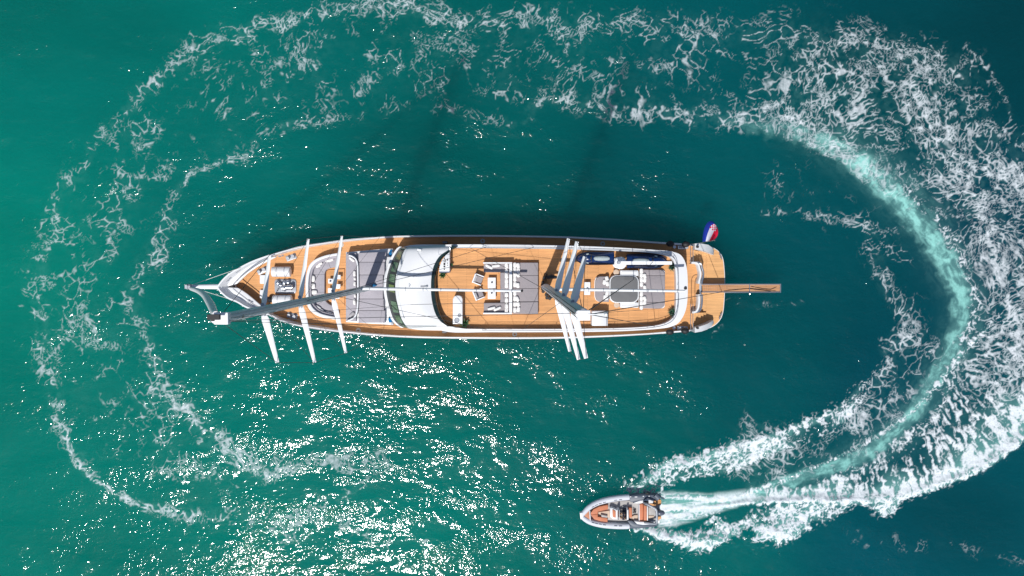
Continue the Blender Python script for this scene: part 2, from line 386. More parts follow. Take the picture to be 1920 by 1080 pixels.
    fan = poly(A2, B2, [(1400,925),(1530,905),(1620,870),(1700,824),(1760,762),(1815,690),(1860,650),(1900,600),(1945,560),(1945,805),(1897,836),(1849,868),(1795,894),(1715,922),(1607,938),(1500,940),(1400,944)], 10, 1.0)
    fan_c = fan * (.22 + .66 * np.exp(-dist / 42.) + .30 * smooth01((X - 1720) / 150) * np.exp(-dist / 130.)) * (.8 + .4 * pm)
    # line beside the jet
    churn = mx(churn, S3([(1300,946,3,.5),(1360,936,3.5,.8),(1420,919,4.5,.85),(1500,888,4.5,.72),(1591,847,4.5,.68),(1661,806,5,.62),(1715,768,6,.62),(1768,708,8,.66),(1801,664,9,.62),(1849,618,9,.55),(1870,590,10,.3)]))
    churn = mx(churn, stroke(A, B, [(1560,880,5,.3),(1640,850,6,.42),(1700,812,6,.45),(1760,758,8,.45),(1800,706,8,.4)]))
    churn = mx(churn, stroke(X, B3, [(1243,957,4,1.1),(1290,955,4,1.0),(1340,951,4.5,.95),(1400,943,5,.9)])); churn = mx(churn, stroke(X, B3, [(1240,930,4,1.05),(1280,932,5,.9),(1320,936,6,.9),(1360,937,6,.95)])); churn = mx(churn, stroke(X, B3, [(1243,970,5,.95),(1300,968,5,.75),(1350,960,4,.5)]))
    # arm to the north
    up = poly(A2, B2, [(1165,925),(1174,902),(1206,878),(1232,866),(1259,855),(1287,852),(1325,842),(1345,838),(1364,820),(1406,820),(1428,819),(1448,806),(1470,810),(1503,788),(1530,776),(1580,768),(1625,720),(1640,728),(1600,775),(1570,806),(1503,838),(1448,854),(1414,870),(1364,890),(1310,895),(1270,908),(1240,922),(1200,926)], 9, 0.52) * (.7 + .6 * pm)
    churn = mx(churn, up)
    churn = mx(churn, S2([(1188,914,10,.6),(1225,893,14,.8),(1262,870,15,.92),(1300,864,14,.86),(1345,850,14,.82),(1400,832,14,.74),(1450,820,11,.66),(1500,800,12,.64),(1545,785,12,.62),(1585,758,11,.5),(1612,728,10,.48),(1640,700,8,.3)]))
    ridge += stroke(A2, B2, [(1200,905,12,.2),(1300,865,14,.35),(1400,832,14,.2),(1500,800,12,.1)])
    # arm to the south
    lo = poly(A2, B2, [(1186,986),(1240,992),(1290,996),(1330,990),(1350,972),(1372,985),(1390,978),(1420,955),(1480,938),(1600,940),(1700,926),(1690,950),(1672,968),(1652,972),(1630,952),(1600,950),(1570,970),(1548,980),(1520,982),(1500,1000),(1467,1028),(1436,1014),(1406,1008),(1364,1003),(1340,1018),(1316,1038),(1290,1030),(1262,1024),(1225,1004)], 9, 0.58) * (.7 + .6 * pm)
    churn = mx(churn, lo)
    churn = mx(churn, S2([(1190,988,5,1.1),(1225,996,8,1.1),(1262,1006,11,1.0),(1300,1018,14,1.05),(1330,1018,12,1.0),(1365,1000,10,.8),(1390,990,9,.8)]))
    churn = mx(churn, S2([(1395,988,10,.85),(1430,994,15,1.05),(1460,1003,16,1.05),(1485,1000,12,.85),(1510,985,10,.6)]))
    churn = mx(churn, S2([(1328,984,6,.7),(1340,974,6,.75),(1354,980,6,.7)]))
    churn *= 1 - .8 * poly(A2, B2, [(1390,991),(1400,983),(1412,988),(1419,998),(1406,1005),(1394,1001)], 5, 1)
    ridge += stroke(A2, B2, [(1192,990,8,.25),(1262,1008,14,.4),(1330,1012,14,.35),(1440,1000,18,.35),(1510,985,10,.1)])
    # spray spots outside the arms
    # ---------------- aerated jet
    jet = stroke(X + we * 1.5 + wc * .5, Y + wf * 1.5 + wd * .5, [(1300,948,5,.4),(1360,942,7,.55),(1430,920,9,.72),(1500,896,12,.78),(1580,870,14,.76),(1661,826,15,.74),(1704,784,16,.72),(1742,726,16,.74),(1779,664,17,.78),(1800,607,18,.74),(1803,560,19,.80),(1788,515,20,.86),(1764,475,21,.90),(1733,432,21,.90),(1693,385,21,.92),(1648,340,21,.96),(1612,306,21,1.0),(1570,280,18,.80),(1505,252,18,.45),(1430,238,15,.25),(1350,226,9,.10)], power=3.0)
    jd, ja = curve_uv(A3, B3, [(1360,942),(1430,920),(1500,896),(1580,870),(1661,826),(1704,784),(1742,726),(1779,664),(1800,607),(1803,560),(1788,515),(1764,475),(1733,432),(1693,385),(1648,340),(1612,306),(1570,280),(1505,252),(1430,238),(1350,226)])
    jn = rank(.6 * fbm(A, B, 1 / 16., 401, 4, .62) + .4 * fbm(ja * .22, jd, 1 / 5., 402, 3, .6)); aer = jet * (.32 + .80 * jn)
    glow = stroke(X, Y, [(1420,925,20,.10),(1580,872,26,.14),(1704,790,32,.14),(1790,664,34,.16),(1810,560,36,.16),(1740,420,38,.16),(1620,300,38,.18),(1500,245,30,.10)]); aer = mx(aer, glow * (.5 + jn))
    # foam caught on the jet
    cov = mx(cov, S([(1500,245,20,.45),(1570,275,22,.50),(1620,310,22,.42),(1660,345,16,.30),(1700,385,14,.22)]))
    cov = cov * (1 - .55 * np.clip(jet, 0, 1) * smooth01((X - 1630) / 60))
    churn = mx(churn, S([(1812,640,10,.40),(1828,580,12,.45),(1822,530,12,.42),(1800,480,12,.42),(1770,435,12,.40),(1735,395,12,.40),(1690,350,12,.40)]))
    # ---------------- turn coverage into foam
    def cut(pat, c, soft): return smooth01((pat - (1 - c)) / soft + .12) * smooth01(c / .06)
    fade = 1 - smooth01((XR - 1990) / 160); cov = cov * fade; churn = churn * fade; fan_c = fan_c * fade
    cv = np.clip(cov * (.80 + .12 * smooth01((XR - 1500) / 300)), 0, .8); tw = (.30 + 1.75 * cv) * (.30 + 1.3 * gm)
    def line(d, g, k, tk): return (1 - smooth01((d - tw * tk * .5) / (tw * tk * 1.4 + .9))) * smooth01((g - (1 - np.clip(cv * k, 0, 1))) / .22 + .3)
    fl = mx(mx(line(d1, g1, 2.6, 1.3), line(d2, g2, 2.1, 1.0) * .95), line(d3, g3, 1.5, .7) * .80)
    fl = fl * smooth01(cv / .07) * (.31 + .80 * cv) * (.55 + .75 * gm)
    fc = cut(cp, np.clip(churn * 1.05, 0, 1.15), .50)
    ff = cut(fe, np.clip(fan_c * 1.12, 0, 1), .50) * .92
    st = rank(fbm(X * .16 + wf, Y * 1.0 + X * .05 + we * .3, 1 / 7., 501, 3, .55)); wash = poly(X, Y + we * .3, [(1234,926),(1262,924),(1330,929),(1420,919),(1435,932),(1370,952),(1330,964),(1290,978),(1252,987),(1236,985)], 7, 1.0)
    fw = wash * smooth01((st - .18) / .42) * (.62 + .5 * np.exp(-(X - 1240) / 130.)) * .95
    foam = mx(mx(fl, ff), mx(fc, fw))
    halo = smooth01((np.maximum(churn, fan_c) - .3) / .5) * .38
    aer = np.clip(mx(mx(aer, halo), mx(wash * .55, .09 * smooth01(cov / .5) * gm)), 0, 1)
    return np.clip(foam, 0, 1), aer, ridge, churn
def curve_uv(X, Y, pts):
    C_ = catmull([Vector((a, b, 0)) for a, b in pts], 14); D = np.array([(p.x, p.y) for p in C_]); cum = np.concatenate([[0], np.cumsum(np.hypot(*(D[1:] - D[:-1]).T))])
    best = np.full(X.shape, 1e12); idx = np.zeros(X.shape, int); m = X > 1250
    xs, ys = X[m], Y[m]; bb = best[m]; ii = idx[m]
    for k in range(len(D)):
        dd = (xs - D[k, 0]) ** 2 + (ys - D[k, 1]) ** 2; q = dd < bb; bb[q] = dd[q]; ii[q] = k
    # project on the tangent for a smooth arc length
    T = np.gradient(D, axis=0); T /= np.hypot(*T.T)[:, None]
    al = np.zeros(X.shape); al[m] = cum[ii] + (xs - D[ii, 0]) * T[ii, 0] + (ys - D[ii, 1]) * T[ii, 1]
    best[m] = bb; return np.minimum(np.sqrt(best), 1e4), al

def make_sea():
    def axis(lo, hi, step, far):
        c = np.arange(lo, hi + step / 2, step); ext = []; s = step; p = hi
        while p < far: s *= 1.32; p += s; ext.append(p)
        ext2 = []; s = step; p = lo
        while p > -far: s *= 1.32; p -= s; ext2.append(p)
        return np.concatenate([np.array(ext2[::-1]), c, np.array(ext)])
    xs = axis(-54, 56, 0.075, 6000); ys = axis(-34, 30, 0.075, 6000)
    X, Y = np.meshgrid(xs, ys); ny, nx = X.shape
    near = np.ix_((ys > -34.04) & (ys < 30.04), (xs > -54.04) & (xs < 56.04))
    inside = np.exp(-np.maximum(np.maximum(np.abs(X) - 60, np.abs(Y + 2) - 42), 0) / 15)
    H = (fbm(X * .8 + Y * .25, Y * 1.25 - X * .2, 1 / 6.0, 31, 4) - .5) * 0.50 * inside
    H += (fbm(X * .9 + Y * .3, Y * 1.3, 1 / 1.7, 41, 2) - .5) * 0.085 * inside
    gx, gy = to_px(X[near], Y[near]); F = foam_maps(gx, gy)
    foam, aer, ridge, churn = [np.zeros(X.shape) for _ in range(4)]
    for dst, src in zip((foam, aer, ridge, churn), F): dst[near] = src
    H += ridge * (0.75 + .7 * fbm(X, Y, .9, 55, 3)) + churn * (fbm(X, Y, 1.5, 61, 3) - .4) * .30 + foam * .03
    # colour of the water body: pale over the sandy shallows (west), deep to the east
    PX, PY = to_px(np.clip(X, -80, 80), np.clip(Y, -60, 60))
    ctl = [(20,60,0,.158,.126),(20,500,0,.205,.148),(60,1000,0,.200,.150),(350,80,0,.150,.122),(700,80,0,.120,.108),(1000,120,0,.098,.098),(1350,120,0,.077,.092),(1650,20,0,.052,.068),(1880,60,0,.041,.055),(450,450,0,.140,.118),(850,330,0,.105,.098),(1250,330,0,.078,.090),(1550,480,0,.060,.078),(1880,450,0,.040,.070),(450,760,0,.170,.132),(780,740,0,.145,.118),(1100,760,0,.120,.112),(1450,680,0,.076,.090),(1650,700,0,.050,.076),(1880,960,0,.060,.082),(1650,1040,0,.068,.096),(1300,1060,0,.125,.120),(800,1050,0,.180,.140),(400,1040,0,.195,.147)]
    num = np.zeros(X.shape + (3,)); den = np.zeros(X.shape)
    for a, b, r, g, bl in ctl:
        wq = 1 / (((PX - a) ** 2 + (PY - b) ** 2) + 110 ** 2) ** 1.6
        num += wq[..., None] * np.array([r, g, bl]); den += wq
    col = num / den[..., None] * (0.70 + .32 * fbm(X * .6 + Y * .3, Y, 1 / 9., 81, 4))[..., None]
    east = smooth01((PX - 500 - .25 * (PY - 300)) / 1000)
    col *= np.stack([east, .86 + .12 * east, .88 + .05 * east], -1)
    me = bpy.data.meshes.new('sea')
    co = np.stack([X, Y, H], -1).reshape(-1, 3).astype(np.float32)
    idx = np.arange(nx * ny).reshape(ny, nx)
    q = np.stack([idx[:-1, :-1], idx[:-1, 1:], idx[1:, 1:], idx[1:, :-1]], -1).reshape(-1, 4)
    me.vertices.add(nx * ny); me.vertices.foreach_set('co', co.ravel())
    me.loops.add(q.size); me.loops.foreach_set('vertex_index', q.ravel().astype(np.int32))
    me.polygons.add(len(q)); me.polygons.foreach_set('loop_start', np.arange(0, q.size, 4, dtype=np.int32))
    me.update(calc_edges=True); me.shade_smooth()
    for nm, arr in (('foam', foam), ('aer', aer)):
        at = me.attributes.new(nm, 'FLOAT', 'POINT'); at.data.foreach_set('value', arr.astype(np.float32).ravel())
    at = me.attributes.new('body', 'FLOAT_COLOR', 'POINT')
    at.data.foreach_set('color', np.concatenate([col, np.ones(X.shape + (1,))], -1).astype(np.float32).ravel())
    ob = bpy.data.objects.new('sea', me); C.objects.link(ob); ob['kind'] = 'structure'
    # ---- material
    m, n, l, b = nodes_of('sea_water'); me.materials.append(m)
    def N(t, **k):
        o = n.new(t)
        for a, v in k.items(): setattr(o, a, v)
        return o
    def val(s, i, v):
        if isinstance(v, (int, float)): s.inputs[i].default_value = v
        elif isinstance(v, tuple): s.inputs[i].default_value = v
        else: l.new(v, s.inputs[i])
    def M(op, a, b_=0.0, c=0.0, clamp=False):
        o = N("ShaderNodeMath", operation=op, use_clamp=clamp); val(o, 0, a); val(o, 1, b_); val(o, 2, c); return o.outputs[0]
    def MR(x, a, b_, c=0.0, d=1.0, smooth=True):
        o = N("ShaderNodeMapRange", interpolation_type='SMOOTHSTEP' if smooth else 'LINEAR'); val(o, 0, x); val(o, 1, a); val(o, 2, b_); val(o, 3, c); val(o, 4, d); return o.outputs[0]
    def VM(op, a, b_=None, sc=None):
        o = N("ShaderNodeVectorMath", operation=op); val(o, 0, a)
        if b_ is not None: val(o, 1, b_)
        if sc is not None: val(o, 'Scale', sc)
        return o.outputs[0]
    def noise(v, sc, det=3, rough=.5, dist=0.0):
        o = N("ShaderNodeTexNoise"); l.new(v, o.inputs[0]); val(o, 'Scale', sc); val(o, 'Detail', det); val(o, 'Roughness', rough); val(o, 'Distortion', dist); return o
    def attr(nm): return N("ShaderNodeAttribute", attribute_name=nm)
    pos = N("ShaderNodeNewGeometry").outputs['Position']
    flat = VM('MULTIPLY', pos, (1, 1, 0))
    def mapping(v, sc, rot=0.0):
        o = N("ShaderNodeMapping"); l.new(v, o.inputs[0]); o.inputs['Scale'].default_value = sc; o.inputs['Rotation'].default_value = (0, 0, rot); return o.outputs[0]
    fine = noise(flat, 5.5, 3, .65).outputs['Fac']
    foam = M('MULTIPLY', attr('foam').outputs['Fac'], MR(fine, .3, .7, .80, 1.12), clamp=True)
    aern = M('MULTIPLY', attr('aer').outputs['Fac'], MR(fine, .3, .7, .9, 1.08), clamp=True)
    wn2 = noise(flat, 1.9, 1, .5).outputs['Color']; w2 = VM('SCALE', VM('SUBTRACT', wn2, (.5, .5, .5)), sc=1.0)
    body = N("ShaderNodeMix", data_type='RGBA'); l.new(aern, body.inputs[0]); l.new(attr('body').outputs['Color'], body.inputs[6]); body.inputs[7].default_value = (.26, .58, .53, 1)
    dens = N("ShaderNodeMix", data_type='RGBA'); l.new(body.outputs[2], dens.inputs[6]); dens.inputs[7].default_value = (.70, .74, .78, 1); l.new(foam, dens.inputs[0])
    l.new(dens.outputs[2], b.inputs['Base Color'])
    b.subsurface_method = 'BURLEY' if hasattr(b, 'subsurface_method') else None
    l.new(MR(foam, 0, .3, 1.0, 0.0), b.inputs['Subsurface Weight'])
    b.inputs['Subsurface Radius'].default_value = (1.0, 1.0, 1.0); b.inputs['Subsurface Scale'].default_value = 17.0
    b.inputs['IOR'].default_value = 1.33
    l.new(MR(foam, 0, .4, .072, .7), b.inputs['Roughness'])
    l.new(MR(foam, .03, .3, .5, .02), b.inputs['Specular IOR Level'])
    # wavelets
    wv = VM('ADD', flat, VM('SCALE', w2, sc=.35))
    a1 = noise(mapping(wv, (.75, 1.3, 1), R(14)), 1.35, 2, .5).outputs['Fac']
    a2 = noise(mapping(wv, (.85, 1.2, 1), R(-20)), 3.6, 2, .5).outputs['Fac']
    hgt = M('ADD', M('MULTIPLY', a1, .078), M('MULTIPLY', a2, .055))
    gust = MR(noise(mapping(flat, (.7, 1.5, 1), R(15)), .22, 3, .6).outputs['Fac'], .38, .64, .34, 1.18)
    hgt = M('MULTIPLY', hgt, gust)
    bp = N("ShaderNodeBump"); bp.inputs['Strength'].default_value = 1; bp.inputs['Distance'].default_value = 1.0
    l.new(hgt, bp.inputs['Height']); l.new(bp.outputs[0], b.inputs['Normal'])
    return ob
make_sea()
#@END
#@YACHT
# ================================================================== THE SAILING YACHT
ZD, ZS = 2.6, 5.45             # main deck and sun deck heights
yo = P(900, 540, 0.0); yo.z = 0.0
yacht = empty('sailing_yacht', yo, 'large white two-masted sailing yacht with teak decks lying in the middle of the foam ring', 'yacht')

hull_px = [(412.5,537),(415,543),(422,551),(433,560),(449,567),(467,577.5),(506,591),(527,601),(560,611.5),(600,618),(650,624.5),(700,629.5),(760,633),(850,635),(1000,635.5),(1100,633.5),(1200,629),(1250,625),(1300,621),
           (1299,457.5),(1250,454.5),(1200,451),(1150,447.5),(1100,445),(1040,442.5),(900,440.5),(760,441.5),(700,444.5),(640,450),(590,457),(560,462.5),(535,469),(505,478.5),(480,487.5),(463,495.5),(448,504),(433,513.5),(422,524)]
S0 = 18
cap_o = catmull(PL(hull_px[:S0 + 1], 3.5), 5) + catmull(PL(hull_px[S0 + 1:] + [hull_px[0]], 3.5), 5)[:-1]
def zcap(x):        # sheer line: the bulwark rises towards the bow
    bx = P(412, 537, 3.5).x; t = max(0, 1 - (x - bx) / 14.0)
    if x > P(1298.3, 540, 3.5).x: return ZD - .03
    return 3.45 + 0.85 * t * t
deck_px = [(443,536),(447,540),(453,544),(461,549),(472,558),(490,574),(506,583),(523,593),(560,604.5),(600,611.5),(650,619),(700,624.5),(760,628.5),(850,631),(1000,631.5),(1100,629.5),(1200,625),(1250,621.5),(1300,617.5),
           (1299,461.5),(1250,458.5),(1200,455),(1150,451.5),(1100,449),(1040,446.5),(900,444.5),(760,445.5),(700,449),(640,455),(590,462.5),(560,468.5),(535,475),(517,482),(500,491),(482,500),(464,512.5),(452,524),(445,531)]
deck_o = catmull(PL(deck_px[:S0 + 1], ZD), 5) + catmull(PL(deck_px[S0 + 1:] + [deck_px[0]], ZD), 5)[:-1]
# hull shell
m = MB(); n = len(cap_o); mid_y = P(900, 538, 3.5).y; rings = []
def hull_ring(k_in, dz, zfix=None):
    out = []
    for q in offset(ccw(cap_o), 0.0):
        bx = (q.x - P(412, 537, 3.5).x); fl = 1 - k_in * (1 if bx > 8 else (1.0 + (8 - bx) / 8 * 1.2))
        out.append(Vector((q.x + (k_in * 9 if bx < 3 else 0) * max(0, 1 - bx / 3), mid_y + (q.y - mid_y) * fl, (zcap(q.x) + dz) if zfix is None else zfix)))
    return out
rings = [hull_ring(.22, 0, -1.2), hull_ring(.13, 0, .1), hull_ring(.05, 0, 1.6), hull_ring(.0, -.12), hull_ring(0, -0.02)]
m.loops(rings, True, False)
# cap rail (flat top), then the inner face of the bulwark down to the deck
co = ccw(cap_o); ci = offset(co, .13); dk = ccw(deck_o)
gap = max(range(n), key=lambda i: (co[i] - co[i - 1]).length)
def cut(L): return L[gap:] + L[:gap]
t1 = [Vector((q.x, q.y, zcap(q.x))) for q in co]; t2 = [Vector((q.x, q.y, zcap(q.x))) for q in ci]
m.loops([cut(t1), cut(t2)], False, False, closed=False)
hull = m.build('hull', 'gelcoat', yacht, smooth=40)
m = MB(); m.loops([cut([Vector((q.x, q.y, zcap(q.x) - .01)) for q in ci]), cut([Vector((q.x, q.y, ZD - .05)) for q in dk])], False, False, closed=False)
m.build('bulwark', 'gelcoat', yacht)
m = MB(); m.sheet(deck_o, ZD); m.build('main_deck', 'teak', yacht, smooth=None)
# cap rail line in steel with stanchions, north and south
def rail(path_px, z, h, name, every=10, r=.022, par=None, mt='steel', mids=1):
    m = MB(); pts = catmull([P(a, b, z) for a, b in path_px], 8)
    m.tube([p + Vector((0, 0, h)) for p in pts], r, 6)
    for q in range(mids): m.tube([p + Vector((0, 0, h * (q + 1) / (mids + 1))) for p in pts], r * .45, 5)
    for i in range(0, len(pts), every): m.tube([pts[i], pts[i] + Vector((0, 0, h))], r * .9, 6)
    return m.build(name, mt, par or yacht)
rail([(480,488.5),(535,470),(600,456.5),(700,445.5),(760,442.5),(900,441.5),(1040,443.5),(1150,448.5),(1240,454.8)], 3.45, .38, 'guard_rail', 6, .018)
rail([(506,590),(560,610.5),(650,623.5),(760,632),(900,634.5),(1040,634.3),(1150,630.5),(1240,625)], 3.45, .38, 'guard_rail', 6, .018)

# --- superstructure body and coaming round the sun deck
sup_px = [(750,464),(742,471),(733,484),(724,508),(720,527),(720,547),(725,572),(733,597),(742,608),(752,615),(774,619.5),(809,621.5),(920,622),(1060,621.8),(1150,620.6),(1205,618),(1240,614.8),(1254,612.4),(1268.5,606),(1279.6,591),(1286,569),(1287.4,534),(1285,500),(1276,480),(1261,472.6),(1239,469.5),(1150,464),(1040,460),(855,458.5),(778,458.3)]
sup = catmull(PL(sup_px, 5.6), 4, True)
low = offset(ccw(sup), .05)
m = MB(); m.loops([[Vector((q.x, q.y, ZD - .02)) for q in low], [Vector((q.x, q.y, 4.55)) for q in ccw(sup)], [Vector((q.x, q.y, 4.6)) for q in offset(ccw(sup), .04)]], False, True)
m.build('superstructure', 'gelcoat', yacht)
x_cut = P(800, 540, 5.6).x
in_px = [(865,465.5),(1000,466.5),(1040,467),(1150,470.5),(1210,473.5),(1245,479),(1258,486),(1263,500),(1265,534),(1264,578),(1258,596),(1242,606),(1213,611.5),(1150,614.6),(1040,616),(900,616),(865,614.5),(843,609.5),(829,597),(820,571),(816.5,543),(816.5,521),(821,498),(830,480),(845,469)]
inn = catmull(PL(in_px, 5.6), 4, True)
# coaming: only aft of the roof; the outer loop follows the roof's aft edge
out_px = [(836,462),(855,458.5),(1040,460),(1150,464),(1239,469.5),(1261,472.6),(1276,480),(1285,500),(1287.4,534),(1286,569),(1279.6,591),(1268.5,606),(1254,612.4),(1240,614.8),(1205,618),(1150,620.6),(1060,621.8),(920,622),(840,621.5),(815,606),(806,580),(803,545),(803,520),(807,500),(817,478)]
outl = catmull(PL(out_px, 5.6), 4, True)
m = MB(); m.ring(outl, inn, 4.6, 6.05, 6.15)
m.build('coaming', 'gelcoat', yacht)
m = MB(); m.sheet(offset(ccw(inn), -.02), ZS); m.build('sun_deck', 'teak', yacht, smooth=None)
# grey-blue channel and inner white cap on the coaming (rail plinth)
rail([(905,463.2),(1040,463.8),(1150,467.3),(1210,470.5),(1246,475.5),(1262,484),(1268,500),(1270,534),(1269,575),(1262,596),(1246,607.5),(1213,614),(1150,617),(1040,618.4),(905,618.6)], 6.1, .55, 'guard_rail', 8, .024)

# --- wheelhouse: windscreen ring and white shell roof
f_px = [(764,464.5),(759,468),(750.5,488),(744,511),(741.2,531),(742,553),(746.7,576),(752.5,597),(762,612),(767,615.5)]
r_px = [(846,459.2),(844,467),(826.5,478),(815.3,494),(809.5,514),(808,539),(809.5,562),(815.5,586),(825,601.5),(838,611.5)]
def roof_grid(nu=16, nv=48):
    F = catmull([Vector((a, b, 0)) for a, b in f_px], 8); Q = catmull([Vector((a, b, 0)) for a, b in r_px], 8)
    def rs(L, t):
        t *= len(L) - 1; i = min(int(t), len(L) - 2); return L[i].lerp(L[i + 1], t - i)
    g = []
    for j in range(nv + 1):
        t = j / nv; e = abs(2 * t - 1); row = []
        for i in range(nu + 1):
            u = i / nu; a = rs(F, t).lerp(rs(Q, t), u)
            z = 6.42 + .42 * math.sin(math.pi * min(1, u * .75 + .12)) - .95 * e ** 5
            if u == 0: z -= .10
            row.append(P(a.x, a.y, z))
        g.append(row)
    return g
g = roof_grid(); m = MB(); nu = len(g[0]); vs = [v for r_ in g for v in r_]; fs = []
for j in range(len(g) - 1):
    for i in range(nu - 1): a = j * nu + i; fs.append((a, a + 1, a + nu + 1, a + nu))
m.add(vs, fs)
# skirts: aft edge and the two sides drop to the coaming
edge = [g[j][nu - 1] for j in range(len(g))]
m.loops([edge, [Vector((p.x + .02, p.y, 5.5)) for p in edge]], False, False, closed=False)
for row, sgn in ((g[0], 1), (g[-1], -1)):
    m.loops([row, [Vector((p.x, p.y + sgn * .06, 5.2)) for p in row], [Vector((p.x, p.y + sgn * .04, ZD)) for p in row]], False, False, closed=False)
fe = [g[j][0] for j in range(len(g))]
roof = m.build('wheelhouse_roof', 'gelcoat', yacht, smooth=50)
# seam, wiper blade, vents on the roof
def on_roof(px, py, dz=.0): return P(px, py, 6.72 + dz)
m = MB(); m.tube([P(a + 5.5, b, 6.62) for a, b in f_px[2:-2]], .03, 5); m.build('roof_seam', 'steel_dull', roof)
m = MB(); m.box(on_roof(786, 469, .05), (.36, .16, .10), -.15); m.build('roof_vent', 'offwhite', roof)
m = MB(); m.tube([on_roof(790, 537.4, .1), on_roof(800, 537.4, .1)], .05, 6); m.box(on_roof(790, 537.4, .06), (.14, .14, .1)); m.box(on_roof(800, 537.4, .06), (.14, .14, .1)); m.build('horn', 'steel', roof)
m = MB(); m.tube([on_roof(767, 538, 0), on_roof(767, 538, .5)], .02, 5); m.tube([on_roof(767, 528, 0), on_roof(767, 538, .4)], .015, 5); m.build('antenna', 'steel', roof)
# side wings of the roof running aft along the coaming are the coaming itself
o_px = [(753,462.5),(746.5,468),(736.8,484.5),(728,508),(724.2,527),(724.2,547),(729,572),(737,597),(748,609.5),(757,614.5)]
O = catmull([Vector((a, b, 0)) for a, b in o_px], 8); Fi = catmull([Vector((a, b, 0)) for a, b in f_px], 8)
def rsv(L, t): t *= len(L) - 1; i = min(int(t), len(L) - 2); return L[i].lerp(L[i + 1], t - i)
def wpt(t, u, dz=0.0):
    a = rsv(O, t).lerp(rsv(Fi, t), u); e = abs(2 * t - 1); z0, z1 = 4.72, 6.30 - .95 * e ** 5
    return P(a.x, a.y, z0 + (z1 - z0) * u + dz)
m = MB(); NT = 48
rw = [[wpt(k / NT, u, -.02) for k in range(NT + 1)] for u in (0, .5, 1.0)]
m.loops(rw, False, False, closed=False); ws = m.build('windscreen', 'window_frame', yacht)
m = MB(); rw = [wpt(k / NT, 0) for k in range(NT + 1)]
m.loops([[p + Vector((-.24, 0, -.16)) for p in rw], [p + Vector((-.20, 0, .04)) for p in rw], [p + Vector((.02, 0, .05)) for p in rw]], False, False, closed=False)
m.build('windscreen_sill', 'gelcoat', yacht)
cuts = [0.035, .125, .235, .345, .455, .555, .61, .735, .855, .965]
for k in range(len(cuts) - 1):
    a, b = cuts[k] + .014, cuts[k + 1] - .014
    if b - a < .03: continue
    m = MB(); rr = []
    for u in (.30, .6, .90): rr.append([wpt(a + (b - a) * i / 5, u, .06) for i in range(6)])
    m.loops(rr, False, False, closed=False); m.build('window_pane', 'pane_olive' if k == 4 else 'pane_green', ws)
# wiper
m = MB(); m.tube([wpt(.66, .25, .08), wpt(.70, .8, .08)], .03, 5); m.build('wiper', 'black_rubber', ws)
# dark tinted glass band behind the roof
ro = catmull([Vector((a, b, 0)) for a, b in r_px], 8)
gi_px = [(858,462.6),(850,467.5),(832,480.5),(821.3,498),(816.6,521),(816.6,543),(819.8,570),(827,592),(837,606),(850,613)]
GI = catmull([Vector((a, b, 0)) for a, b in gi_px], 8)
m = MB(); ro3 = [P(p.x + .3, p.y, 6.52) for p in ro]; gi3 = [P(p.x, p.y, 6.22) for p in GI]; mid = [(a + b) / 2 + Vector((0, 0, .10)) for a, b in zip(ro3, gi3)]
m.loops([ro3, mid, gi3, [Vector((p.x, p.y, 5.4)) for p in gi3]], False, False, closed=False)
m.build('tinted_screen', 'dark_glass', yacht, smooth=60)

# --- fore deck: sunken lounge ring, side boxes
lo_px = [(632,474.5),(609.6,479),(591,486.5),(580,497),(575,512),(573,525),(572.6,540),(574.4,566),(582,583),(600,594),(628,599.5)]
li_px = [(632,479),(612,483),(595,490),(585,500),(580.5,512),(578.5,525),(578,540),(579.5,563),(587,578),(602,588.5),(628,594.5)]
z = 3.75; lo = catmull(PL(lo_px, z), 6); li = catmull(PL(li_px, z), 6)
m = MB(); lp = lo + li[::-1]
m.prism(lp, ZD - .02, z, .03); m.build('lounge_coaming', 'gelcoat', yacht)
# sun bed on the fore deck: base
sb_px = [(648,474.5),(700,470),(724,466.5),(733,467),(742,463.5),(760,460),(760,618),(742,613),(732,608),(724,607.5),(700,605.5),(648,602.5)]
sb = PL([(648,473),(700,468.2),(724,466.2),(736,466.2),(738,540),(736,609.5),(724,608.6),(700,607.3),(648,604)], 3.8)
m = MB(); m.prism(sb, ZD - .02, 3.7, .03); m.build('cabin_trunk', 'gelcoat', yacht)

# aft deck, parapet, stairs and bathing platform
ZP = .95
pl_px = [(1299,462),(1320,461),(1336,465),(1347,472),(1354,483),(1357,500),(1358.5,531),(1357.5,560),(1355,585),(1349,600),(1336,611.5),(1318,617.5),(1299,619)]
pl = catmull(PL(pl_px, ZP), 5)
m = MB(); m.prism(offset(ccw(pl), -.06), -.5, ZP - .006, 0.02); m.build('stern_block', 'gelcoat', yacht)
m = MB(); m.sheet(pl, ZP + .002); m.build('bathing_platform', 'teak_stern', yacht, smooth=None)
for sgn in (1, -1):
    if sgn > 0: wo = [(1298,457),(1312,457),(1328,459),(1338,464),(1343,470),(1342,478),(1326,472.8),(1310,469.2),(1298,467.5)]
    else: wo = [(1298,612.5),(1310,610.5),(1326,607),(1341,601.5),(1343,607),(1336,613),(1325,617.5),(1312,620.3),(1298,622)]
    m = MB(); pts = ccw(PL(wo, 2.4)); x0, x1 = min(p.x for p in pts), max(p.x for p in pts)
    top = [Vector((p.x, p.y, 3.35 - 1.75 * ((p.x - x0) / (x1 - x0)) ** 1.6)) for p in pts]
    m.loops([[Vector((p.x, p.y, .1)) for p in pts], top], True, True); m.build('stern_wing', 'gelcoat', yacht, smooth=50)
    a = P(1307, 462.8 if sgn > 0 else 614.5, 3.3); m = MB(); m.tube([a + Vector((0, 0, -.05)), a + Vector((0, 0, .30))], .11, 12); m.build('stern_light', 'black_rubber', yacht)
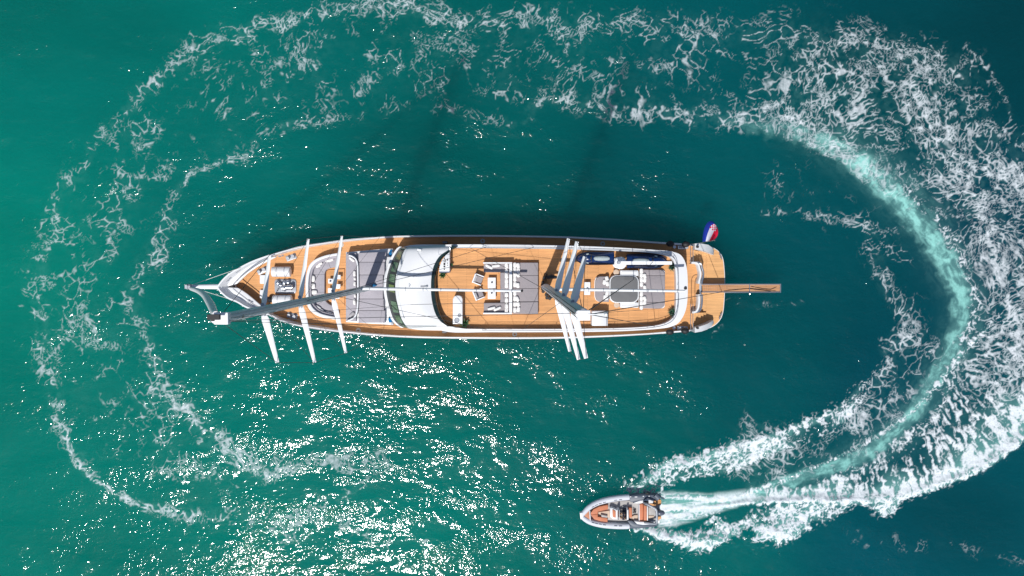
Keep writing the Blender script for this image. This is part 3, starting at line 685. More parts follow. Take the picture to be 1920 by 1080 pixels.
# steps between aft deck and platform
for sgn in (1, -1):
    for k in range(5):
        x = 1300 + k * 5.0; z0 = ZD - (k + 1) * (ZD - ZP) / 6
        if sgn > 0: q = prect(x - 2.5, 469 + k * .9, x + 4, 494 + k * .5, z0, .03)
        else: q = prect(x - 2.5, 586, x + 4, 611 - k * .6, z0, .03)
        m = MB(); m.prism(q, ZP, z0, .02); m.build('step', 'teak_stern', yacht, smooth=None)
m = MB(); q = PL([(1291,494),(1309,494),(1313,506),(1314,540),(1313,572),(1309,584),(1291,585)], ZD)
m.prism(q, ZP + .02, ZD - .004, 0.0); m.build('aft_deck_end', 'gelcoat', yacht, smooth=None)
m = MB(); m.sheet(PL([(1291,494.3),(1308,494.3),(1311,506),(1312,540),(1311,572),(1308,583.7),(1291,584.7)], ZD), ZD + .004); m.build('aft_deck_teak', 'teak', yacht, smooth=None)
# curved white parapet with padded roll
for pth in ([(1296,492.5),(1303,492.6),(1308.5,495),(1311,503),(1313,511),(1312.5,519),(1310.5,527),(1310,532)], [(1310,552),(1310.6,562),(1310,571),(1308.5,578),(1304.5,584),(1297,585.5)]):
    pp = catmull(PL(pth, 3.3), 6); lp = offset(ccw(pp + [p + Vector((.0, 0, 0)) for p in []]), 0) if False else pp
    m = MB(); nrm = []
    for i, p in enumerate(pp):
        t = (pp[min(i + 1, len(pp) - 1)] - pp[max(i - 1, 0)]).normalized(); nrm.append(Vector((-t.y, t.x, 0)))
    rg = []
    for dx, zz in ((.11, ZD), (.11, 3.35), (.06, 3.42), (-.06, 3.42), (-.11, 3.35), (-.11, ZD)):
        rg.append([Vector((p.x + q.x * dx, p.y + q.y * dx, zz)) for p, q in zip(pp, nrm)])
    m.loops(rg, False, False, closed=False); m.build('parapet', 'gelcoat', yacht, smooth=50)
    m = MB(); m.tube([p + Vector((.30, 0, -.15)) for p in pp], .10, 8); m.build('parapet_rail', 'steel', yacht)
# aft curved bench inlay lines (dark seams) on the aft deck
m = MB()
for q in ([(1311,515),(1303,515.5),(1298,520),(1296.5,530),(1296.3,555),(1297,571)], [(1311,519.5),(1306,521),(1303.5,526),(1303,538),(1303,560),(1303,571)]):
    m.tube([p + Vector((0, 0, .012)) for p in catmull(PL(q, ZD), 5)], .022, 5)
m.build('deck_seam', 'black_rubber', yacht)
# boarding gates
for y0, y1 in ((459, 494), (570, 620)):
    m = MB()
    for xx in (1295.2, 1299.5):
        m.tube([P(xx, y0, 3.4), P(xx, y0 + (y1 - y0) * .5, 3.5), P(xx, y1, 3.4)], .02, 6)
    for k in range(6): yy = y0 + (y1 - y0) * k / 5; m.tube([P(1295.2, yy, 3.4), P(1295.2, yy, ZD)], .02, 5); m.tube([P(1299.5, yy, 3.4), P(1299.5, yy, ZD)], .02, 5)
    m.build('gate_rail', 'steel_dull', yacht)
# deck fittings
def cleat(px, py, z, rot=0, s=1.0, par=yacht, name='cleat'):
    m = MB(); c = P(px, py, z)
    for d in (-.13, .13): m.lathe(c + Vector((math.cos(rot) * d * s, math.sin(rot) * d * s, 0)), [(.06 * s, 0), (.05 * s, .12 * s), (.08 * s, .15 * s), (.07 * s, .19 * s)], 10)
    v = Vector((math.cos(rot), math.sin(rot), 0)) * .3 * s; m.tube([c - v + Vector((0, 0, .17 * s)), c + v + Vector((0, 0, .17 * s))], .04 * s, 6)
    return m.build(name, 'steel', par)
def bollard_plate(px, py, rot):
    m = MB(); c = P(px, py, ZD); m.prism(rrect(c.x, c.y, .95, .48, .08, rot), ZD, ZD + .05, .02)
    for d in (-.24, .24): m.lathe((c.x + math.cos(rot) * d, c.y + math.sin(rot) * d, ZD + .05), [(.13, 0), (.11, .22), (.15, .28), (.14, .32)], 12)
    m.build('mooring_bollard', 'steel_dull', yacht)
bollard_plate(546, 482.5, .35); bollard_plate(492, 507.5, .45); bollard_plate(548, 592, -.25)
for q in ((439, 512.5, .6), (430, 524.3, .8), (447.5, 508.5, .6), (467.5, 568, -.5), (528, 480, .3)): cleat(q[0], q[1], 3.7, q[2], .9)
for y in (463.5, 598): cleat(1350, 480 if y < 500 else 592, ZP, 1.9 if y < 500 else 1.2, 1.1)
# anchor windlass well in the middle of the fore deck
q = prect(514.5, 523.5, 555.5, 550.5, ZD + .1, .25); m = MB(); m.prism(q, ZD, ZD + .10, .03); wl = m.build('windlass_plate', 'steel_dull', yacht)
m = MB()
m.tube([P(529, 540, 3.1), P(549, 538, 3.1)], .22, 12); m.tube([P(533, 540, 3.1), P(536, 540, 3.1)], .3, 12); m.tube([P(545, 538.4, 3.1), P(547, 538, 3.1)], .28, 12)
m.build('windlass_drum', 'steel', wl)
m = MB()
for a, b in ((522, 530), (534, 530), (541, 529), (527, 534)): m.lathe(P(a, b, ZD + .1), [(.17, 0), (.13, .18), (.19, .28), (.10, .34)], 12)
for k in range(9): m.tube([P(519 + k * 1.1, 545 - k * 1.2, ZD + .17), P(520.3 + k * 1.1, 544 - k * 1.2, ZD + .17)], .07, 6)
m.build('capstan', 'steel', wl)
for x0, y0, x1, y1 in ((486.8, 515.5, 498.5, 532), (486.8, 543.5, 498.5, 559.5)):
    m = MB(); m.prism(prect(x0, y0, x1, y1, 2.85, .06), ZD, 2.85, .04); hh = m.build('deck_hatch', 'gelcoat', yacht)
    m = MB(); m.prism(prect(x1 - 2.3, y0 + 5, x1 - 1.0, y1 - 5, 2.9, .02), 2.85, 2.89, .01); m.build('handle', 'steel_dull', hh)
# bowsprit and pulpit wires
m = MB(); bt = P(354, 537.5, 3.9); bb = P(417, 537.5, 3.85)
m.tube([bt, bt.lerp(bb, .5), bb], [.17, .21, .24], 12, sy=.7); m.build('bowsprit', 'gelcoat', yacht)
m = MB(); m.tube([bt + Vector((-.15, 0, .05)), bt + Vector((.25, 0, .08))], .24, 10); m.box(bt + Vector((-.12, 0, .2)), (.2, .34, .3)); m.build('bowsprit_fitting', 'steel_dull', yacht)
m = MB()
m.tube([P(352, 537, 3.9), P(450, 502.5, 4.2)], .022, 5); m.tube([P(364, 540, 3.9), P(447, 566, 4.1)], .022, 5)
m.build('bowsprit_stay', 'rope_white', yacht)
m = MB(); a = P(437, 537.5, 3.0); m.lathe(a, [(.18, 0), (.15, .25), (.22, .35), (.12, .42)], 12); m.build('bow_fairlead', 'black_rubber', yacht)
for q in ([(420,533.5),(428,522),(438,514),(452,505.5),(466,497.8),(482,491),(498,485.5),(516,480.8),(517,482.5),(500,491),(482,500.5),(464,513),(452,524.5),(444,532),(430,536)], [(420,541),(430,539),(446,540),(455,545.5),(463,551),(474,560),(492,575.5),(508,585),(507,587),(490,580),(468,573.5),(451,563.5),(436,555),(425,548)]):
    m = MB(); m.prism(PL(q, 3.5), 3.3, 3.5, .02); m.build('bow_ledge', 'gelcoat', yacht)
# grey non-slip strips on the bow bulwark, rail line
m = MB(); m.tube(catmull([P(a, b, 4.15) for a, b in [(437,534),(446,524),(458,513.5),(476,500),(495,488.5),(512,480.5)]], 5), .05, 6)
m.tube(catmull([P(a, b, 4.15) for a, b in [(437,540.5),(446,548),(458,557),(475,570),(498,582)]], 5), .05, 6); m.build('bow_rail', 'steel', yacht)

# white panels on the trunk beside the windscreen, ventilator boxes
for a, b in ((741, 475), (741, 606)):
    m = MB(); c = P(a, b, 3.74); m.prism(rrect(c.x - .25, c.y, .22, .30, .05, .3), 3.7, 3.92, .04); m.build('deck_vent', 'steel_dull', yacht)
# dorade boxes and coiled lines on the side decks
for k, (a, b) in enumerate(((640, 459), (672, 619.5), (905, 452), (1130, 457), (965, 626.5))):
    m = MB(); c = P(a, b, ZD)
    for q in range(3):
        rr0 = .20 - .045 * q; m.tube([c + Vector((rr0 * math.cos(2 * math.pi * i / 16), rr0 * math.sin(2 * math.pi * i / 16), .03 + .035 * q)) for i in range(17)], .022, 5, cap=False)
    m.build('rope_coil', 'rope_white', yacht)
# --- sun-deck fittings that are part of the yacht
# white console and navigation wall
cn = PL([(843,472.5),(843,511.5),(823,511.5),(824,500),(829,487),(836,478)], 6.5)
m = MB(); m.prism(cn, ZS, 6.5, .03); con = m.build('helm_console', 'gelcoat', yacht)
m = MB()
for a, b, w_, h_ in ((833,485,1.6,3.5),(833,490,3,1.2),(833.2,495,3.3,4.6),(833.2,500,3.3,3),(833,505,2,2.6),(839,487,1.8,4),(839,493.5,1.6,1.6),(839,497.5,1.6,1.4),(835.5,489,1,6)):
    m = MB(); m.prism(prect(a - w_ / 2, b - h_ / 2, a + w_ / 2, b + h_ / 2, 6.53, .01), 6.5, 6.53, .005); m.build('instrument', 'chart_black', con)
m = MB(); a = P(842.5, 476, 6.5); m.tube([a, a + Vector((.1, .25, .25)), a + Vector((.05, .5, .3))], .03, 6); m.build('console_handle', 'steel', con)
# boom crane for the water craft
cb = P(1163, 493, 6.9)
m = MB(); m.lathe((cb.x, cb.y, ZS), [(.50, 0), (.50, .25), (.36, .35), (.34, 1.25), (.50, 1.35), (.52, 1.62), (.44, 1.70)], 28); cr = m.build('crane', 'white_paint', yacht)
m = MB(); ce = P(1259, 493.6, 7.6); c0 = P(1158, 492.6, 7.6); m.box((c0 + ce) / 2, ((ce - c0).length, .28, .30)); m.box(ce + Vector((-.25, 0, -.0)), (.55, .20, .22)); m.build('crane_boom', 'white_paint', cr)
m = MB(); m.lathe(P(1160, 492, 7.75), [(.16, 0), (.15, .14), (.1, .18)], 14); m.build('crane_motor', 'steel_dull', cr)
m = MB(); m.tube([P(1219, 496, 7.77), P(1224, 491, 7.77)], .02, 5); m.build('crane_cable', 'wire', cr)
# white box locker
lb = prect(1110, 583.5, 1137, 611, 6.6, .06)
m = MB(); m.prism(lb, ZS, 6.6, .04); lk = m.build('deck_locker', 'gelcoat', yacht)
m = MB(); m.prism(prect(1137.4, 584, 1139.8, 611, 6.5, .03), ZS, 6.5, .02); m.build('locker_panel', 'steel_dull', lk)
# hot tub under its cover
m = MB(); m.prism(prect(1143, 516, 1198, 568, 6.2, .55), ZS, 6.18, .06); tub = m.build('hot_tub', 'gelcoat', yacht)
m = MB(); m.prism(prect(1145, 518, 1196, 566.5, 6.3, .5), 6.18, 6.30, .05); m.build('tub_cover', 'spa_cover', tub)
m = MB(); m.box(P(1180, 521.5, 6.31), (.8, .25, .01)); m.build('cover_tab', 'fabric_dark', tub)
for y0, y1 in ((507, 517.5), (567, 577)):
    m = MB(); m.prism(prect(1163, y0, 1197, y1, 6.05, .06), ZS, 6.05, .04); st = m.build('tub_step', 'gelcoat', yacht)
    m = MB(); m.prism(prect(1166, y0 + 2 if y0 < 540 else y0 + 5, 1194, y0 + 5 if y0 < 540 else y0 + 8, 6.05, .03), 6.05, 6.09, .02); m.build('tread', 'offwhite', st)
# gangway
gz = 1.9
ga, gb = P(1313, 533, gz), P(1463, 547.5, gz)
gang = MB(); y0, y1 = ga.y, gb.y
for yy in (y0, y1): gang.box(((ga.x + gb.x) / 2, yy, gz), (gb.x - ga.x, .075, .14))
for xx in (ga.x, gb.x, P(1405, 540, gz).x): gang.box((xx, (y0 + y1) / 2, gz + .005), (.08, abs(y1 - y0) + .10, .14))
gang.tube([P(1358, 548.6, 2.2), P(1407, 548.4, 2.6), P(1455, 548.4, 2.2)], .03, 6); gang.tube([P(1405, 548, gz), P(1406, 551.5, 2.4)], .05, 6)
gw = gang.build('gangway', 'steel', yacht)
m = MB(); m.box(((ga.x + gb.x) / 2, (y0 + y1) / 2, gz - .02), (gb.x - ga.x - .1, abs(y1 - y0) - .08, .06)); m.build('gangway_boards', 'dark_wood', gw)
m = MB()
for k in range(11):
    xx = ga.x + .25 + k * .20
    m.box((xx, (y0 + y1) / 2, gz + .03), (.03, abs(y1 - y0) - .1, .04))
for k in (-1, 1): m.box(((ga.x + gb.x) / 2, (y0 + y1) / 2 + k * .12, gz + .026), (gb.x - ga.x - .3, .02, .03))
m.build('gangway_cleats', 'teak', gw)
m = MB(); m.tube([P(1408, 537, gz + .04), P(1430, 541, gz + .04), P(1445, 542.5, gz + .04), P(1456, 538, gz + .04)], .025, 5); m.tube([P(1365, 544, gz + .04), P(1400, 541, gz + .04), P(1445, 546, gz + .04)], .02, 5); m.build('gangway_rope', 'black_rubber', gw)
m = MB(); m.prism(prect(1311, 529, 1315.5, 552, 2.6, .05), ZP, 2.62, .03); m.build('gangway_hinge', 'steel_dull', yacht)
# vents on the south and north side of the superstructure
for a, b in ((833.5, 454.3), (833, 622.6)):
    m = MB(); m.prism(prect(a - 4.2, b - 1.9, a + 4.2, b + 1.9, 4.1, .05), ZD, 4.1, .04); m.build('side_vent', 'spa_cover', yacht)

# --- masts, spreaders, booms
def mast(foot_px, z0, ztop, sp, plat, boomz, boom_px, chain, name='mast', thick=.24):
    f = P(foot_px[0], foot_px[1], z0); m = MB(); N = 14
    zz = [z0 + (ztop - z0) * k / N for k in range(N + 1)]
    m.tube([Vector((f.x, f.y, q)) for q in zz], [thick * (1 - .12 * k / N) for k in range(N + 1)], 20)
    # tube() builds a round section: stretch it fore and aft
    for v in m.v: v.x = f.x + (v.x - f.x) * 1.45
    ms = m.build(name, 'mast_grey', yacht, smooth=50)
    m = MB()
    for dy in (-.16, .16): m.tube([Vector((f.x + (.26 if f.x < 0 else -.26), f.y + dy, q)) for q in (z0 + 1.5, ztop - .3)], .018, 5)
    m.tube([Vector((f.x + (.35 if f.x < 0 else -.35), f.y, q)) for q in (z0 + 1.5, ztop - .3)], .028, 5); m.build('halyard', 'rope_white' if f.x < 0 else 'wire', ms)
    m = MB(); tips = {1: [], -1: []}
    for zs, tn, ts in sp:
        for sg, tp in ((1, tn), (-1, ts)):
            m = MB(); dz = .25; tip = P(tp[0], tp[1], zs + dz); root = Vector((f.x, f.y + sg * .16, zs)); L = (tip - root)
            t = L.normalized(); fw = Vector((-t.y, t.x, 0)) * (1 if sg > 0 else -1); fw.normalize()
            roll = R(-42) if sg > 0 else R(-4)  # shade put into the shape: north blades rolled steeply to look darker
            e1 = fw * math.cos(roll) + Vector((0, 0, 1)) * math.sin(roll) * 1.0; e2 = t.cross(e1).normalized()
            if e2.z < 0: e2 = -e2
            # cross-section: aerofoil, leading edge towards the bow
            rings = []
            for k in range(9):
                u = k / 8; c = root.lerp(tip, u); w_ = (.21 - .11 * u) * (1.3 if sg > 0 else 1.0) * (.55 if k == 0 else 1); h_ = .055 - .02 * u
                rings.append([c + e1 * w_ * a + e2 * h_ * b for a, b in ((-1, 0), (-.7, .6), (-.1, 1), (.5, .8), (1, 0), (.5, -.8), (-.1, -1), (-.7, -.6))])
            m.loops(rings); spd = m.build('spreader', 'white_paint', ms, smooth=40)
            m = MB(); m.lathe(root.lerp(tip, .04) + e2 * .07, [(.10, 0), (.10, .03), (.05, .05)], 12); m.build('spreader_bolt', 'steel_dull', ms)
            m = MB(); m.tube([tip - t * .3 - e1 * .06, tip + e1 * .02], .02, 5); m.tube([tip - t * .3 + e1 * .06, tip + e1 * .02], .02, 5); m.build('shroud_clamp', 'wire', ms)
            tips[sg].append(tip)
    # masthead
    px0, py0, px1, py1 = plat; q = prect(px0, py0, px1, py1, ztop + .1, .03)
    m = MB(); m.prism(q, ztop - .25, ztop + .1, .02); m.build('masthead', 'white_paint', ms)
    # shrouds
    m = MB(); top = Vector((f.x, f.y, ztop))
    for sg in (1, -1):
        cp = P(chain[0], chain[1] if sg > 0 else chain[2], 3.5 if f.x < -2 else 5.9)
        path = [cp] + tips[sg] + [top]
        for a, b in zip(path[:-1], path[1:]): m.tube([a, b], .013, 5)
        for k, (zs, _, _) in enumerate(sp): m.tube([path[k], Vector((f.x, f.y, sp[k][0] - .4))], .010, 5)
    m.build('shroud', 'wire', ms)
    # boom
    b0, b1 = P(boom_px[0], boom_px[1], boomz), P(boom_px[2], boom_px[3], boomz)
    b0 = b0 + (b1 - b0) * ((f.x + .28 - b0.x) / (b1.x - b0.x))
    m = MB(); m.tube([b0, b1], [.135, .10], 12, sy=1.4); bo = m.build('boom', 'white_paint', ms)
    for k in range(9):
        m = MB(); c = b0.lerp(b1, (k + .5) / 9); m.tube([c - Vector((.03, 0, 0)), c + Vector((.03, 0, 0))], .15, 8, sy=1.3); m.build('boom_band', 'steel_dull', bo)
    return ms, f, top
fm, ff, ft = mast((692, 540), 3.7, 40.4, [(18.2, (641, 442), (648.5, 662)), (27.0, (578, 448), (590, 680)), (34.1, (505.5, 478), (520, 680))], (400.5, 586, 427.5, 608.5), 9.0, (697, 541.2, 976, 545.4), (712, 444.5, 629))
am, af, at_ = mast((1022.5, 537.4), ZS, 39.9, [(21.3, (1066, 447), (1068.5, 659)), (28.0, (1082, 453), (1085, 674.5)), (34.6, (1097, 481), (1099, 672))], (1082.5, 582, 1107, 601), 10.0, (1040, 542.2, 1284, 545.8), (1072, 461, 620.5), thick=.26)
# radar and lamp on the fore masthead
m = MB(); m.box(P(401, 594.5, 40.9), (.50, .22, .2)); m.tube([P(396, 600, 40.7), P(402, 600, 40.7)], .05, 6); m.build('masthead_lamp', 'black_rubber', fm)
m = MB(); m.tube([P(441, 593, 38.0), P(462, 590.5, 36.8)], .14, 10, sy=.7); m.box(P(448, 593, 38.1), (.4, .14, .2)); m.build('radar', 'winch_black', fm)
m = MB(); m.tube([at_ + Vector((.2, 0, .1)), at_ + Vector((.95, 0, .15))], .03, 6); m.lathe(at_ + Vector((.95, .0, .1)), [(.06, 0), (.1, .05), (.05, .16)], 10); m.build('wind_vane', 'white_paint', am)
# furled head sail on the forestay
fs0 = P(358, 541, 4.2)
mids = [P(372, 545.5, 9.5), P(384, 554, 16), P(391, 564, 22), P(397, 575, 28.5), P(401.5, 585, 34.5)]
m = MB(); path = catmull([fs0] + mids + [P(404, 589, 38.5)], 5); nn = len(path)
m.tube(path, [.10 + .14 * math.sin(math.pi * min(1, .15 + .8 * k / nn)) for k in range(nn)], 12); m.build('furled_headsail', 'mast_grey', yacht)
# stays
m = MB()
def wire(a, b, r=.02): m.tube([a, b], r, 5)
wire(ft + Vector((.3, -.06, -.1)), at_ + Vector((-.2, .05, 0)), .013)
wire(ft + Vector((.3, .02, -.6)), P(770, 571, 14.0), .010); wire(P(770, 571, 14.0), P(1010, 566, 12.0), .018)
wire(ft + Vector((.3, -.15, -.8)), P(1060, 617, 6.2), .011); wire(ft + Vector((.2, -.2, -1.5)), P(960, 617.5, 6.2), .010)
wire(Vector((ff.x, ff.y, 18.2)), P(912, 463, 6.2), .018); wire(Vector((ff.x, ff.y, 27)), P(1000, 464, 6.2), .018)
wire(Vector((ff.x, ff.y, 18.2)), P(912, 618, 6.2), .018)
m.build('stay', 'wire', fm)
m = MB()
wire(at_ + Vector((.3, 0, 0)), P(1356, 547, 1.2), .022); wire(at_ + Vector((.2, 0, 0)), P(1228, 612, 6.3), .02); wire(at_, P(1188, 524, 6.4), .03)
wire(at_, P(1067, 463, 6.2), .018); wire(Vector((af.x, af.y, 34)), P(1095, 466, 6.3), .018); wire(at_, P(1244, 578, 8), .012)
wire(Vector((af.x, af.y, 28)), P(880, 464, 6.2), .016); wire(Vector((af.x, af.y, 28)), P(980, 617.5, 6.2), .016)
m.build('stay', 'wire', am)
# winches and rope coils round the aft mast foot
m = MB()
for a, b in ((1017,541.5),(1017,534),(1018,546),(1017.5,529.5),(1025,558),(1030,559),(1024,552.5),(1020,521),(1024,516.5),(1033,556)):
    m.lathe(P(a, b, ZS), [(.13, 0), (.11, .3), (.07, .42), (.15, .55), (.13, .62)], 10)
m.tube([P(1017.5, 529, 6.3), P(1017.5, 547, 6.3)], .035, 6); m.tube([P(1024, 553.5, 6.2), P(1039, 553.5, 6.2)], .03, 6); m.tube([P(1024, 512, 6.2), P(1024, 527, 6.2)], .03, 6)
for k in range(7): m.tube([P(1024.5, 514 + k * 2, 6.1), P(1021, 515 + k * 1.8, 5.6)], .03, 5)
m.build('mast_winch', 'winch_black', am)
m = MB(); m.tube([P(1026, 520, 6.2), P(1034, 518.5, 6.3), P(1044, 520, 6.2)], [.15, .22, .10], 10); m.build('black_rope_coil', 'winch_black', am)  # black tapered roll standing for coiled rope by the aft mast
m = MB(); m.lathe(Vector((ff.x, ff.y, 3.72)), [(.42, 0), (.40, .06), (.30, .12)], 20); m.build('mast_collar', 'steel_dull', fm)
m = MB()
for a, b in ((695, 548), (698, 552), (688, 546)): m.lathe(P(a, b, 3.8), [(.10, 0), (.08, .16), (.12, .24)], 10)
m.build('mast_winch', 'steel_dull', fm)
m = MB(); m.tube([P(698, 535.5, 4.2), P(702, 534.5, 4.3), P(706, 535, 4.2)], [.08, .14, .06], 8); m.build('halyard_bag', 'blue_towel', fm)
#@THINGS
# ================================================================== THINGS ON THE DECKS
ORD = ['first', 'second', 'third', 'fourth', 'fifth', 'sixth', 'seventh', 'eighth', 'ninth', 'tenth', 'eleventh', 'twelfth']
# --- cushions
def pillow_mesh(w, h, t, name, mt):
    m = MB(); n = 12; rows = []
    vs = []; fs = []
    def sgnp(v, p): return math.copysign(abs(v) ** p, v)
    for j in range(9):
        ph = -math.pi / 2 + math.pi * j / 8
        for i in range(20):
            th = 2 * math.pi * i / 20
            x = w / 2 * sgnp(math.cos(th), .55) * sgnp(math.cos(ph), .45); y = h / 2 * sgnp(math.sin(th), .55) * sgnp(math.cos(ph), .45)
            e = max(abs(x) / (w / 2), abs(y) / (h / 2)); z = t / 2 * math.sin(ph) * (1 - .35 * e)
            pin = 1 - .10 * (1 - (2 * abs(abs(x) / (w / 2) - .0) - 1) ** 2) * (abs(y) / (h / 2))
            vs.append(Vector((x, y * pin, z + t / 2)))
    for j in range(8):
        for i in range(20): k = (i + 1) % 20; fs.append((j * 20 + i, j * 20 + k, (j + 1) * 20 + k, (j + 1) * 20 + i))
    m.add(vs, fs); m.add([Vector((0, 0, 0))], []); 
    return m
protos = {}
def cushion(px, py, z, w, h, rot, label, group, mt='pillow_white', tilt=0.0, t=.20):
    key = (round(w, 2), round(h, 2), mt)
    if key not in protos:
        o = pillow_mesh(w, h, t, 'cushion', mt).build('cushion', mt, None, smooth=60); protos[key] = o
    else:
        o = protos[key].copy(); C.objects.link(o)
    o.location = P(px, py, z); o.rotation_euler = (0, tilt, rot + random.uniform(-.06, .06))
    return tag(o, label, 'cushion', group)

# --- horseshoe sofa of the fore lounge
def band(o_px, i_px, z): return catmull(PL(o_px, z), 6) + catmull(PL(i_px, z), 6)[::-1]
so_ = P(600, 538, ZD)
t = empty('horseshoe_sofa', so_, 'horseshoe shaped pale grey sofa inside the white rim of the fore deck lounge', 'sofa')
s_in = [(632,484),(614,487.5),(598.5,493.5),(589,502),(585,513),(583.5,525),(583,540),(584.5,560),(590.5,573),(604,583.5),(628,590)]
s_mid = [(632,500.5),(625,501.5),(613,505),(609,512),(608.5,525),(608.5,540),(608.5,556),(611,565),(618,571),(628,575)]
m = MB(); m.prism(band(s_in, s_mid, 3.1), ZD, 3.1, .06); m.build('seat', 'fabric_pale', t)
m = MB(); m.prism(band([(a + (.0), b) for a, b in li_px], s_in, 3.5), ZD, 3.5, .07); m.build('backrest', 'fabric_pale', t)
m = MB()
for a, b, c, d in ((585,514.5,608,514.5),(592,497,606,511),(584,548,608,548),(593,574,606,564),(614,488,620,503)): m.tube([P(a, b, 3.10), P(c, d, 3.10)], .012, 4)
m.build('seam', 'fabric_dark', t)
m = MB(); m.prism(PL([(609.5,510),(616,506),(646,504),(646,574),(622,572),(611,564)], ZD + .1), ZD + .004, ZD + .12, .02); m.build('footboard', 'teak', t, smooth=None)
G = 'white cushions in the fore lounge'
for px, py, w_, h_, ro, lb in (
  (618, 487.6, .74, .34, .25, 'long white cushion nearest the open north end of the horseshoe sofa'),
  (600.5, 494, .42, .34, .5, 'upper white cushion of the pair at the north-west bend of the horseshoe sofa'),
  (597, 498.5, .46, .30, .4, 'lower white cushion of the pair at the north-west bend of the horseshoe sofa'),
  (587, 522.5, .40, .60, .15, 'crumpled white cushion at the head of the horseshoe sofa, above the square one'),
  (587, 536.5, .44, .52, .0, 'square white cushion on the horseshoe sofa just below the crumpled one'),
  (588.5, 548, .62, .40, .1, 'white cushion half hidden by the leaning fore mast'),
  (597, 576.5, .52, .28, -.5, 'white cushion at the south-west bend of the horseshoe sofa below the mast'),
  (602.5, 581.5, .50, .26, -.45, 'white cushion leaning on its neighbour in the south bend of the horseshoe sofa'),
  (618, 587.3, .66, .26, -.22, 'long white cushion nearest the open south end of the horseshoe sofa')):
    cushion(px, py, 3.15, w_, h_, ro, lb, G)
# small white tables
def small_table(px, py, s, label, z=3.25, w=None):
    c = P(px, py, ZD + .12); t = empty('side_table', (c.x, c.y, ZD + .12), label, 'table', 'small white tables of the fore lounge')
    q = P(px, py, z); m = MB(); m.prism(rrect(q.x, q.y, s, w or s, .03), z - .06, z, .015); m.build('table_top', 'white_paint', t)
    m = MB(); m.prism(rrect(q.x, q.y, s * .35, s * .35, .02), ZD + .12, z - .06); m.build('pedestal', 'steel_dull', t)
    return t
small_table(619.6, 527, .42, 'small white table with a dark blue thing on it in the fore lounge')
small_table(634.5, 519.5, .38, 'small white table nearest the north end of the fore lounge')
small_table(634, 537, .40, 'small white table between two others on the aft side of the fore lounge')
small_table(619, 544.5, .40, 'small white table tucked against the mast shadow in the fore lounge')
small_table(632.5, 556, .38, 'small white table south of the leaning mast in the fore lounge')
c = P(619.6, 527, 3.25); m = MB(); m.lathe(c, [(.07, 0), (.09, .05), (.05, .12), (.02, .13)], 12)
tag(m.build('bowl', 'navy_paint', None, origin=c), 'small dark blue bowl standing on a white table of the fore lounge', 'bowl')
# --- fore sun bed
c = P(685, 538, 3.7); t = empty('sun_bed', c, 'very wide pale grey sun bed in front of the wheelhouse windows', 'sun bed')
m = MB()
m.prism(PL([(648.5,475.5),(668,474.2),(668,602.5),(648.5,602)], 3.95), 3.7, 3.98, .05); m.build('front_pad', 'fabric_pale', t)
rows = [474, 491.5, 515.5, 538, 560.5, 582, 605.5]
for k in range(6):
    y0, y1 = rows[k] + .25, rows[k + 1] - .25
    x1 = (722, 721, 718, 718, 719.5, 722)[k]; tp = (-1.9, 0, 0, 0, 0, 0)[k]
    q = PL([(672,y0),(x1 + (2.5 if k == 0 else 0),y0 + tp * 1.2),(x1,y1),(672,y1)], 4.15)
    m = MB(); m.prism(q, 3.7, 4.15, .04); m.build('mattress', 'fabric_pale', t)
bk = [(654,479),(660,480.5),(667,486),(670.3,496),(671,515),(671.2,540),(671,562),(669.5,583),(665,594),(657,599.5),(652,601)]
m = MB(); pp = catmull(PL(bk, 4.35), 6); m.tube(pp, .07, 8); m.build('back_rail', 'white_paint', t)
m = MB(); m.loops([[p + Vector((-.18, 0, -.5)) for p in pp], [p + Vector((-.10, 0, -.05)) for p in pp], [p + Vector((.02, 0, -.02)) for p in pp], [p + Vector((.05, 0, -.5)) for p in pp]], False, False, closed=False); m.build('backrest', 'fabric_pale', t)
G = 'white cushions along the sun bed'
for px, py, w_, h_, ro, lb in (
  (660, 486.5, .58, .24, -.65, 'white cushion lying slantwise at the north corner of the sun bed'),
  (665, 513, .22, .52, .03, 'long white cushion against the middle of the sun bed backrest, north of the mast'),
  (665.5, 522.5, .20, .26, .2, 'small white cushion below the long one on the sun bed backrest'),
  (665.3, 532, .20, .40, -.05, 'white cushion just north of the mast on the sun bed backrest'),
  (666, 554.5, .18, .30, .1, 'small white cushion just south of the mast on the sun bed backrest'),
  (664.8, 566, .24, .54, .12, 'long white cushion on the sun bed backrest, south of the mast')):
    cushion(px, py, 4.0, w_, h_, ro, lb, G)
cushion(660, 589.5, 4.0, .60, .28, .75, 'rolled grey cushion lying slantwise at the south corner of the sun bed', G, 'pillow_grey')
# blue towels/bags beside the windscreen
for px, py, lb in ((733, 476.5, 'folded blue towel left beside the north end of the windscreen'), (732, 600, 'folded blue towel left beside the south end of the windscreen')):
    m = MB(); c = P(px, py, 3.72); m.prism(rrect(c.x, c.y, .30, .42, .08, .2), 3.72, 3.95, .08); m.prism(rrect(c.x + .02, c.y + .3, .2, .18, .06, -.3), 3.72, 3.85, .05)
    tag(m.build('towel', 'blue_towel', None, origin=c), lb, 'towel', 'blue towels beside the windscreen')
